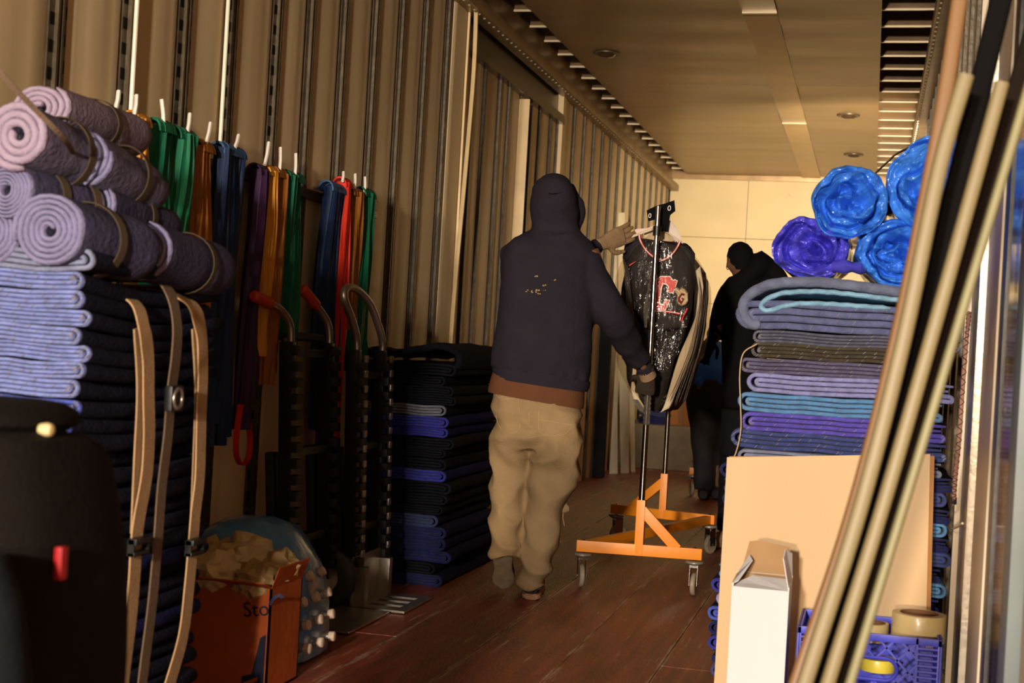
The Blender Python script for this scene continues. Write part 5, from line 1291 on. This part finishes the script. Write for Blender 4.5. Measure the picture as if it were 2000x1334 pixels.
# one continuous body inside the clothes
bd = MB()
bd.loft([ring(1048, 880, 50, .07), ring(1048, 800, 66, .08), ring(1056, 700, 70, .085), ring(1066, 600, 72, .09), ring(1074, 520, 78, .09), ring(1080, 475, 60, .07), ring(1084, 452, 26, .055), ring(1084, 440, 24, .055), ring(1083, 425, 32, .075), ring(1082, 395, 35, .088), ring(1082, 365, 27, .07), ring(1082, 352, 10, .03)], 20)
def pt(px, py, y): return at(px, py, y)
bd.tube(catmull([pt(1010, 490, yP), pt(1020, 560, yP+.16), pt(1060, 580, yP+.30), pt(1120, 520, yP+.36), pt(1168, 480, yP+.38)], 5), [.045]*6+[.04]*6+[.028]*7+[.018]*2, 12)
bd.tube(catmull([pt(1148, 490, yP), pt(1165, 545, yP+.02), pt(1194, 615, yP+.07), pt(1228, 670, yP+.2), pt(1260, 722, yP+.33)], 5), [.05]*5+[.044]*5+[.030]*5+[.018]*6, 12)
LK, LA = (pt(996, 930, yP+.02), pt(984, 1068, yP-.02)); RK, RA = (pt(1074, 960, yP+.02), pt(1044, 1135, yP+.0))
bd.tube([pt(1006, 830, yP), LK, LA, pt(982, 1085, yP-.02)], [.07, .055, .04, .036], 14); bd.tube([pt(1094, 820, yP), RK, RA, pt(1042, 1150, yP)], [.09, .06, .042, .04], 14)
# head details face away from the camera: nose, ears
hd = at(1082, 398, yP); bd.tube([hd+Dp*.08+Vector((0, 0, .01)), hd+Dp*.108+Vector((0, 0, -.012)), hd+Dp*.085+Vector((0, 0, -.02))], [.008, .013, .01], 8)
for s in (-1, 1): bd.loft([(hd+Rt*s*.072, Dp*.008, Vector((0, 0, .014))), (hd+Rt*s*.08, Dp*.018, Vector((0, 0, .03))), (hd+Rt*s*.084, Dp*.014, Vector((0, 0, .024)))], 10)
me = organic(bd, .011, 3); link('body', me, m_skin, tpz)
for s in (-1, 1):
    MB().lathe([(.001, -.012), (.009, -.008), (.012, 0), (.009, .008), (.001, .012)], hd+Dp*.083+Rt*s*.031+Vector((0, 0, .012)), 12, 'Y').build('eye', M('eye_white', (230, 225, 215), .2), tpz)
MB().tube([hd+Dp*.086-Rt*.024+Vector((0, 0, -.045)), hd+Dp*.092+Vector((0, 0, -.047)), hd+Dp*.086+Rt*.024+Vector((0, 0, -.045))], [.003, .006, .003], 8).build('lips', M('lip', (110, 56, 48), .5), tpz)
# jacket: torso, both sleeves and the hood fused in one shell
jk = MB()
jk.loft([ring(1058, 742, 90, .125, tz=.10), ring(1056, 728, 99, .145, tz=.08), ring(1058, 700, 99, .15, tz=.05), ring(1063, 650, 96, .15), ring(1067, 600, 94, .15), ring(1070, 550, 93, .15), ring(1073, 510, 93, .145), ring(1077, 485, 90, .13), ring(1081, 468, 76, .11), ring(1085, 455, 56, .09), ring(1086, 444, 44, .085), ring(1085, 432, 42, .085)], 28, power=2.35)
hdr = [ring(1086, 446, 44, .085), ring(1083, 432, 47, .10), ring(1082, 410, 48, .118), ring(1082, 390, 46, .122), ring(1082, 370, 42, .115), ring(1083, 354, 34, .095), ring(1084, 344, 22, .06), ring(1084, 340, 8, .02)]
jk.loft(hdr, 24)
jk.tube(catmull([pt(1112, 360, yP+.08), pt(1127, 395, yP+.08), pt(1128, 430, yP+.08), pt(1122, 456, yP+.04)], 5), [.018]*5+[.03]*6+[.022]*5, 10)
jk.tube(catmull([pt(1044, 452, yP), pt(1060, 462, yP-.07), pt(1086, 466, yP-.09), pt(1112, 460, yP-.07), pt(1126, 450, yP)], 5), .022, 10)
jk.tube(catmull([pt(1014, 492, yP), pt(1018, 560, yP+.16), pt(1056, 590, yP+.30), pt(1116, 530, yP+.36), pt(1158, 486, yP+.37)], 6), [.08]*7+[.07]*8+[.055]*8+[.045]*2, 16)
jk.tube(catmull([pt(1140, 500, yP), pt(1158, 545, yP+.02), pt(1194, 612, yP+.07), pt(1222, 662, yP+.20), pt(1250, 705, yP+.32), pt(1256, 716, yP+.33)], 5), [.072]*3+[.074]*5+[.074]*5+[.062]*4+[.052]*4+[.044]*4+[.036], 18)
def wrinkle(co):
    v = 0
    v += .007*nz(co, (7, 7, 5), 2) + .0035*(abs(nz((co.x+co.z*.5, co.y, co.z), (11, 8, 15), 6))*2-.5)
    z = co.z
    if z < 1.0: v += .004*math.sin((co.x*1.0+co.y*.3)*120)*max(0, 1-abs(z-.93)/.04)
    return v
me = organic(jk, .0105, 4, wrinkle); link('jacket', me, m_jacket, tpz)
# hem rib, cuffs, seams and worn print on the back
hr = []
for py, hw in ((752, 91), (744, 95), (734, 97), (728, 93)): hr.append(ring(1057, py, hw, .142, tz=.09))
MB().loft(hr, 32, power=2.35).build('hem_rib', m_jacket, tpz)
for a, b, r in ((pt(1256, 714, yP+.33), pt(1263, 727, yP+.35), .036), (pt(1156, 487, yP+.37), pt(1170, 478, yP+.385), .034)):
    MB().tube([a, a.lerp(b, .2), a.lerp(b, .8), b], [r*.85, r, r, r*.85], 18).build('cuff', m_jacket, tpz)
m_worn = M('worn_print', (160, 130, 84), .8, 0, .2, 30)
def on_back(px, py): return at(px, py, yP-.178)
rr = random.Random(4); mb = MB()
def back_hit(px, py):
    return at(px, py, yP)-Dp*.158
jo = bpy.data.objects['jacket']
from mathutils.bvhtree import BVHTree
bvh = BVHTree.FromPolygons([v.co+tpz.location for v in jo.data.vertices], [tuple(p.vertices) for p in jo.data.polygons])
def hit(px, py):
    d = ray(px, py).normalized(); h_ = bvh.ray_cast(CAM, d); return h_[0]-d*.0015 if h_[0] else None
for (px, py, n_, sx, sy) in ((1042, 569, 5, 5, 2), (1056, 568, 9, 10, 3), (1054, 572, 5, 4, 3), (1046, 540, 3, 4, 1), (1064, 556, 3, 3, 2), (1030, 568, 2, 3, 2), (1088, 546, 2, 8, 2)):
    for i in range(n_):
        c = hit(px+rr.uniform(-sx, sx), py+rr.uniform(-sy, sy))
        if not c: continue
        k = rr.randint(4, 6); r = rr.uniform(.0015, .005); mb.prism([(r*rr.uniform(.4, 1)*math.cos(2*math.pi*q/k)*1.2, r*rr.uniform(.4, 1)*math.sin(2*math.pi*q/k)) for q in range(k)], c, Rt, (0, 0, 1), .002)
mb.build('worn_print', m_worn, tpz, smooth=False)
# seam lines
for pts in ([(1123, 610), (1120, 660), (1124, 725)], [(1160, 520), (1150, 470)],):
    Q = [hit(a, b) for a, b in pts]
    if all(Q): MB().tube(catmull(Q, 5), .0016, 5).build('seam', m_jacket, tpz)
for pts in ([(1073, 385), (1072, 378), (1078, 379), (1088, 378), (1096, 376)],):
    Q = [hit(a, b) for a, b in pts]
    if all(Q): MB().tube(catmull(Q, 5), [.001]*5+[.003]*11+[.001]*5, 6).build('hood_crease_shade', M('crease_shade', (16, 14, 18), .9), tpz)  # dark tube painting the shade inside a fold of the hood
# brown shirt tail
MB().loft([ring(1046, 782, 94, .132, tz=.12), ring(1047, 776, 95, .134, tz=.12), ring(1050, 755, 93, .134, tz=.11), ring(1053, 735, 90, .13, tz=.1)], 32, power=2.35).build('shirt_tail', m_brown, tpz)
# trousers
tr_ = MB()
tr_.loft([ring(1048, 880, 70, .10), ring(1048, 862, 84, .118), ring(1048, 830, 88, .13), ring(1048, 800, 89, .13, tz=.03), ring(1048, 770, 86, .122, tz=.08), ring(1048, 756, 84, .118, tz=.1)], 28, power=2.3)
def leg(pts): 
    rs = [(at(a, b, yP+dy), Rt*hw*S_, Dp*hw*S_*1.12) for a, b, dy, hw in pts]; tr_.loft(rs, 20, power=2.15)
leg([(1000, 800, 0, 42), (1000, 840, 0, 42), (999, 880, .0, 40), (997, 920, .01, 38), (994, 960, .015, 36), (990, 1000, .0, 34), (987, 1040, -.02, 32), (986, 1068, -.03, 30), (984, 1089, -.03, 28)])
leg([(1092, 800, 0, 44), (1090, 840, 0, 46), (1086, 880, .0, 49), (1082, 920, .02, 50), (1074, 960, .02, 46), (1066, 1000, .02, 40), (1054, 1050, .01, 36), (1046, 1100, .0, 34), (1042, 1135, -.005, 31), (1041, 1147, -.005, 29)])
def wr2(co):
    v = .005*nz(co, (8, 8, 5), 12)
    v += .020*((1-abs(nz((co.x*1.0-co.z*.9, co.y, co.z*.6+co.x*.5), (5, 5, 14), 22))*2.2)-.45)*(.6 if co.z > .75 else 1)
    v += .004*nz((co.x, co.y, co.z), (14, 14, 30), 5)*(1 if co.z < .3 else .4)
    return v
me = organic(tr_, .0105, 4, wr2); tro = link('trousers', me, m_khaki, tpz)
bvh = BVHTree.FromPolygons([v.co+tpz.location for v in tro.data.vertices], [tuple(p.vertices) for p in tro.data.polygons])
m_stitch = M('khaki_stitch', (190, 160, 116), .8)
def seam(pts, r=.0012, name='stitching', mat=None):
    Q = [hit(a, b) for a, b in pts]; Q = [q for q in Q if q]
    if len(Q) > 2: MB().tube(catmull(Q, 4), r, 5).build(name, mat or m_stitch, tro)
seam([(966, 766), (975, 777), (995, 779), (1012, 778), (1014, 800), (1015, 835), (1000, 846), (978, 836), (968, 812)], .0012, 'pocket_stitching')
seam([(1052, 784), (1052, 815), (1054, 842), (1075, 852), (1098, 850), (1116, 836), (1120, 800)], .0012, 'pocket_stitching')
seam([(1054, 820), (1080, 824), (1116, 830)], .0011, 'pocket_stitching')
seam([(1032, 778), (1034, 820), (1034, 860)], .0014, 'centre_seam'); seam([(1034, 856), (1060, 850), (1080, 852), (1098, 846)], .0012, 'yoke_seam')
# torn thread and cloth at the right knee
kn = at(1106, 992, yP+.02)
MB().loft([(kn+Rt*-.02, Dp*.01, Vector((0, 0, .022))), (kn, Dp*.008, Vector((0, 0, .02))), (kn+Rt*.012+Vector((0, 0, -.004)), Dp*.004, Vector((0, 0, .008)))], 8).build('torn_cloth', m_khaki, tro)
MB().tube(catmull([kn+Rt*-.01, kn+Rt*-.012+Vector((0, 0, -.04)), kn+Rt*-.008+Vector((0, 0, -.055)), kn+Rt*-.004+Vector((0, 0, -.075))], 4), .0015, 5).build('loose_thread', m_stitch, tro)
# shoes
m_sole = M('sole_grey', (120, 106, 86), .8, 0, .15, 30, .3, 60); m_gum = M('sole_gum', (176, 128, 96), .7, 0, .1, 20, .2, 60); m_shoe = M('shoe_black', (18, 16, 18), .6, 0, .2, 20, .2, 60)
def shoe(heel, toe, up_, w_, solem, h_=.075):
    heel = Vector(heel); toe = Vector(toe); d = (toe-heel); L_ = d.length; d.normalize(); up_ = Vector(up_); up_ = (up_-d*up_.dot(d)).normalized(); s = d.cross(up_)
    outl = [(0, .26), (.04, .36), (.15, .40), (.35, .37), (.5, .38), (.7, .47), (.85, .46), (.95, .34), (1., .14)]
    def rg(zo, k, hh): return [(heel+d*L_*a+up_*(zo+hh/2), s*w_*b*k, up_*hh/2) for a, b in outl]
    mbs = MB().loft(rg(0, 1., .026), 20, power=3.6); 
    top = [(heel+d*L_*a+up_*(.022+hh*.5), s*w_*b*.93, up_*hh*.5) for (a, b), hh in zip(outl, (.05, .066, .072, .074, .070, .052, .042, .036, .02))]
    o = thing_parent = MB().loft(top, 20, power=2.5).build('shoe', m_shoe, tpz); mbs.build('sole', solem, o)
    return o
hR = at(1037, 1172, yP-.03); hR.z = .0; shoe(hR, hR+Dp*.275+Rt*.02, (0, 0, 1), .105, m_gum)
tL = at(984, 1150, yP+.10); tL.z = .012; hL = at(981, 1082, yP-.03)
shoe(hL+Vector((0, 0, .0)), tL, (hL-tL).cross(Rt)*-1 if ((hL-tL).cross(Rt)*-1).y > 0 else (hL-tL).cross(Rt), .105, m_sole)
# hands: right one closed round the post, left one laid on the bundle
gh = MB(); post_ = Vector((pf.x, pf.y, 0)); wr_ = pt(1264, 728, yP+.355)
kn_ = Vector((pf.x+.030, pf.y-.035, .92)); dd = Vector((-.10, .2, -1))
hand(gh, wr_+Vector((0, 0, -.005)), (-.12, .45, -.75), (-.3, .9, .25), (-1, -.1, .1), (1.1, 1.0, .7), 1.08, .2, (.6, .9), .0098)
me = organic(gh, .0042, 2); link('gloved_hand', me, m_gloved, tpz)
MB().tube([pt(1260, 722, yP+.34), pt(1266, 736, yP+.365)], [.034, .038], 18).build('glove_cuff', m_glove, tpz)
gh = MB(); w2 = pt(1180, 474, yP+.40)
hand(gh, w2, at(1236, 452, yP+.50)-w2, (.1, .4, -1), (.1, .25, -1), (.12, .15, .15), 1.12, .6, (.1, .1), .0092)
me = organic(gh, .0042, 2); link('gloved_hand', me, m_glove, tpz)

# ---- person in black
yB = 7.95
S2 = 1/ (FPX/ (at(1450, 700, yB)-CAM).dot((RM @ Vector((0, 0, -1)))))
def rg2(px, py, hw, dep, y=yB, s=S2): c = at(px, py, y); return (c, Rt*hw/FPX*FPX*s, Dp*dep)
S2 = 1/(FPX/((at(1450, 700, yB)-CAM).dot(RM @ Vector((0, 0, -1)))))
m_blk = M('black_cloth', (14, 12, 14), .9, 0, .1, 12, .2, 90); m_blk2 = M('black_trousers', (22, 22, 26), .9, 0, .1, 12, .2, 90)
tb_ = thing('person', (at(1440, 900, yB).x, yB, 0), 'person all in black with beanie and glasses, behind the right blanket stack', 'person')
b2 = MB(); b2.loft([rg2(1470, 900, 30, .08), rg2(1462, 800, 36, .1), rg2(1462, 700, 36, .1), rg2(1460, 620, 42, .11), rg2(1458, 575, 40, .1), rg2(1452, 550, 20, .06), rg2(1447, 536, 16, .055), rg2(1442, 525, 20, .075), rg2(1441, 505, 22, .085), rg2(1442, 485, 18, .07), rg2(1442, 476, 8, .03)], 18)
b2.tube([at(1428, 505, yB-.02), at(1419, 519, yB-.03), at(1426, 524, yB-.02)], [.01, .014, .012], 8)
b2.tube([at(1425, 575, yB), at(1410, 620, yB-.05), at(1395, 660, yB-.1), at(1388, 664, yB-.2)], [.05, .042, .035, .03], 10)
b2.tube([at(1490, 575, yB), at(1520, 610, yB), at(1530, 660, yB-.1)], [.05, .042, .035], 10)
zf = aZ(1430, 1040, 0)
b2.tube([at(1450, 880, yB), Vector((at(1440, 950, yB).x, yB+.05, .5)), Vector((at(1425, 1000, yB).x, yB+.1, .09))], [.08, .06, .042], 12)
b2.tube([at(1490, 880, yB), Vector((at(1490, 950, yB).x, yB+.0, .5)), Vector((at(1490, 1000, yB).x, yB, .09))], [.08, .06, .042], 12)
link('body', organic(b2, .014, 2), m_skin, tb_)
j2 = MB(); j2.loft([rg2(1455, 800, 40, .13), rg2(1452, 760, 42, .14), rg2(1450, 700, 40, .14), rg2(1452, 640, 44, .14), rg2(1452, 600, 50, .14), rg2(1450, 572, 46, .13), rg2(1448, 552, 32, .1), rg2(1446, 540, 22, .08)], 22)
j2.tube(catmull([at(1424, 570, yB), at(1410, 600, yB-.03), at(1402, 635, yB-.06), at(1392, 660, yB-.1)], 4), [.055]*5+[.052]*4+[.045]*4, 14)
j2.tube(catmull([at(1470, 560, yB), at(1500, 575, yB), at(1528, 610, yB), at(1535, 660, yB)], 4), [.06]*13, 14)
# raised shoulder and thrown-back hood seen to the right of the head
j2.loft([rg2(1440, 560, 18, .1), rg2(1462, 540, 30, .11), rg2(1478, 522, 30, .11), rg2(1484, 506, 20, .09), rg2(1476, 495, 10, .05)], 18)
j2.tube(catmull([at(1476, 502, yB), at(1500, 520, yB), at(1522, 545, yB), at(1535, 580, yB)], 4), [.05]*13, 14)
link('jacket', organic(j2, .014, 3, lambda c: .006*nz(c, (9, 9, 7), 3)), m_blk, tb_)
h2 = MB().loft([rg2(1443, 528, 20, .08), rg2(1442, 515, 25, .1), rg2(1442, 500, 26.5, .105), rg2(1442, 486, 23, .09), rg2(1442, 476, 14, .06), rg2(1442, 472, 4, .02)], 20); h2.v = [v+Rt*.012 for v in h2.v]; h2.build('beanie', m_blk, tb_)
g = at(1422, 521, yB-.02); mb = MB()
mb.tube([g+Vector((math.cos(a)*.006, -.012+math.cos(a)*.014, math.sin(a)*.017)) for a in [i*math.pi/7 for i in range(14)]], .0022, 6, closed=True); mb.tube([g+Vector((.004, 0, .004)), at(1436, 518, yB-.08)], .002, 6)
mb.build('glasses', m_chrome, tb_)
l2 = MB(); l2.loft([rg2(1452, 890, 44, .13), rg2(1452, 850, 46, .14), rg2(1452, 800, 44, .13)], 18)
for (a, b, c, d_) in ((1436, 1425, yB+.1, 0), (1484, 1488, yB, 0)):
    q = at(b, 1000, c); l2.tube([at(a, 860, yB), Vector(((at(a, 950, yB).x+q.x)/2, (yB+c)/2, .5)), Vector((q.x, c, .08))], [.10, .085, .065], 14)
link('trousers', organic(l2, .014, 3, lambda c: .008*nz(c, (9, 9, 12), 3)), m_blk2, tb_)
# boots: tan work boot just showing left of the cardboard
m_boot = M('tan_boot', (170, 140, 100), .8)
def boot(c, d, mat):
    c = Vector(c); d = Vector(d).normalized(); s = d.cross(Vector((0, 0, 1)))
    mb = MB().loft([(c-d*.10+Vector((0, 0, .05)), s*.02, Vector((0, 0, .03))), (c-d*.09+Vector((0, 0, .05)), s*.036, Vector((0, 0, .048))), (c+Vector((0, 0, .05)), s*.042, Vector((0, 0, .05))), (c+d*.1+Vector((0, 0, .04)), s*.05, Vector((0, 0, .04))), (c+d*.17+Vector((0, 0, .028)), s*.042, Vector((0, 0, .028))), (c+d*.19+Vector((0, 0, .02)), s*.02, Vector((0, 0, .012)))], 16, power=2.6)
    mb.tube([c+Vector((0, 0, .06))-d*.04, c+Vector((0, 0, .16))-d*.05], .05, 14); return mb.build('boot', mat, tb_)
boot((at(1425, 1000, yB+.1).x, yB+.1, 0), (-.35, -.9, 0), m_boot); boot((at(1488, 1000, yB).x, yB, 0), (.1, -1, 0), m_blk)
mb = MB()
hand(mb, at(1389, 664, yB-.2), (-.3, -.5, -.8), (0, 1, 0), (1, 0, 0), (.6, .6, .5), 1., .2); link('hand', organic(mb, .005, 1), m_blk, tb_)
# ---- person bending over further back
yC = 10.6; S3 = 1/(FPX/((at(1390, 700, yC)-CAM).dot(RM @ Vector((0, 0, -1)))))
def rg3(px, py, hw, hv, y): c = at(px, py, y); return (c, Rt*hw*S3, Vector((0, 0, hv)))
tc_ = thing('person', (at(1385, 930, yC).x, yC, 0), 'person in a blue shirt and dark trousers bending forward, behind the person in black', 'person')
m_bs = M('blue_shirt', (44, 96, 190), .85, 0, .1, 8, .2, 60); m_dt = M('charcoal_trousers', (44, 42, 44), .9, 0, .1, 10, .2, 60)
b3 = MB(); b3.loft([rg3(1384, 745, 26, .10, yC-.12), rg3(1385, 735, 34, .13, yC), rg3(1388, 715, 36, .13, yC+.2), rg3(1392, 705, 36, .12, yC+.38), rg3(1395, 710, 20, .06, yC+.46), rg3(1396, 716, 14, .06, yC+.50), rg3(1396, 728, 20, .10, yC+.60), rg3(1396, 732, 12, .05, yC+.70)], 18)
for px, pxb in ((1370, 1378), (1404, 1398)):
    q = at(pxb, 920, yC); b3.tube([at(px, 750, yC), Vector((q.x, yC-.02, .45)), Vector((q.x, yC, .09))], [.09, .065, .045], 12)
for px in (1362, 1418): b3.tube([at(px, 705, yC+.38), at(px, 760, yC+.48), at(px+4, 810, yC+.5)], [.05, .04, .03], 10)
link('body', organic(b3, .014, 2), m_skin, tc_)
s3 = MB(); s3.loft([rg3(1384, 738, 34, .08, yC-.13), rg3(1385, 725, 40, .15, yC-.05), rg3(1387, 714, 41, .17, yC+.15), rg3(1391, 704, 42, .16, yC+.35), rg3(1394, 708, 26, .10, yC+.47)], 22)
for px in (1356, 1424): s3.tube([at(px, 703, yC+.36), at(px, 740, yC+.46)], [.075, .06], 12)
link('shirt', organic(s3, .015, 3, lambda c: .008*nz(c, (7, 7, 7), 5)), m_bs, tc_)
t3 = MB(); t3.loft([(at(1383, 800, yC), Rt*40*S3, Dp*.12), (at(1383, 770, yC), Rt*42*S3, Dp*.14), (at(1384, 745, yC), Rt*40*S3, Dp*.14), (at(1385, 735, yC), Rt*34*S3, Dp*.12)], 20)
for px, pxb, dy in ((1364, 1378, -.05), (1404, 1402, .05)):
    q = at(pxb, 925, yC+dy); t3.tube([at(px, 770, yC), Vector(((at(px, 850, yC).x+q.x)/2, yC+dy*.5-.03, .48)), Vector((q.x, yC+dy, .07))], [.10, .09, .075], 14)
link('trousers', organic(t3, .015, 3, lambda c: .008*nz(c, (7, 7, 12), 5)), m_dt, tc_)
for pxb, dy in ((1378, -.05), (1402, .05)):
    q = at(pxb, 925, yC+dy); MB().loft([((q.x, yC+dy-.08, .04), (.03, 0, 0), (0, 0, .03)), ((q.x, yC+dy-.05, .05), (.045, 0, 0), (0, 0, .05)), ((q.x, yC+dy+.08, .045), (.05, 0, 0), (0, 0, .045)), ((q.x, yC+dy+.18, .025), (.04, 0, 0), (0, 0, .025))], 14, power=2.6).build('shoe', m_shoe, tc_)
mb = MB()
for px in (1366, 1422): hand(mb, at(px, 812, yC+.5), (0, .2, -1), (0, 1, 0), (1 if px < 1400 else -1, 0, 0), (.3, .4, .3), 1., .2)
link('hands', organic(mb, .006, 1), m_skin, tc_)

# ================================================================== FAR END
m_plank = M('grey_plank', (214, 200, 168), .6, 0, .15, 4, .15, 20, (6, 6, 1))
for i, (px, pxt, pyt, dy, lab) in enumerate(((1200, 1196, 406, 0, 'grey board leaning on the far left wall, left one of the tall pair'), (1222, 1212, 414, .12, 'pale board with notched top leaning on the far left wall, right one of the tall pair'), (1234, 1228, 600, .3, 'shorter pale board leaning right of the tall pair at the far left wall'))):
    b = aZ(px, 920, 0); tpp = aY(pxt, pyt, 12.05+dy); b = Vector((-2.0+i*.075, 12.1+dy, .0)); tpp = Vector((-2.03+i*.07+.01, 12.1+dy+.02, tpp.z))
    b.x = aY(px, 900, 12.1+dy).x; tpp.x = aY(pxt, pyt, 12.1+dy).x
    MB().beam(b, tpp, .072, .022, up=(0, -1, 0), bev=.003).build('leaning_board', m_plank, None, b); o = bpy.context.scene.objects[-1] if False else None
k = 0
for o in list(COL.objects):
    if o.name.startswith('leaning_board'):
        tag(o, ('grey board leaning on the far left wall, left one of the tall pair', 'pale board leaning on the far left wall, right one of the tall pair', 'shorter pale board leaning right of the tall pair at the far left wall')[k], 'board'); k += 1
a = aY(1160, 850, 11.6); b = aY(1194, 560, 11.6)
o = MB().box((a.x, 11.6, 0), (b.x+.02, 11.68, b.z), bev=.012).build('leaning_slab', M('slab_charcoal', (30, 28, 28), .8), None, (a.x, 11.6, 0)); tag(o, 'tall narrow dark slab standing at the left wall, left of the grey boards', 'board')
a = aY(1245, 850, 13.1); b = aY(1296, 790, 13.1)
zz = .40
for i in range(4):
    o = place_blanket(a.x, b.x+.06, 13.1, 13.7, zz, .07, -1, 'navy' if i % 2 else 'ink', 'dark blue blanket on the raised far floor, %s' % posn(3-i, 'its small pile'), 'far folded blankets', 9.0); zz += .07
a = aY(1302, 850, 13.2); b = aY(1362, 740, 13.2)
t = thing('carton', ((a.x+b.x)/2, 13.4, .40), 'brown carton on the raised far floor, left of the bending person', 'box')
MB().box((a.x, 13.2, .40), (b.x, 13.6, .86), bev=.006).build('body', M('far_carton', (150, 96, 52), .8, 0, .1, 5), t, smooth=False)
MB().box((a.x+.1, 13.197, .42), (a.x+.15, 13.2, .85)).build('tape_strip', m_core, t, smooth=False)
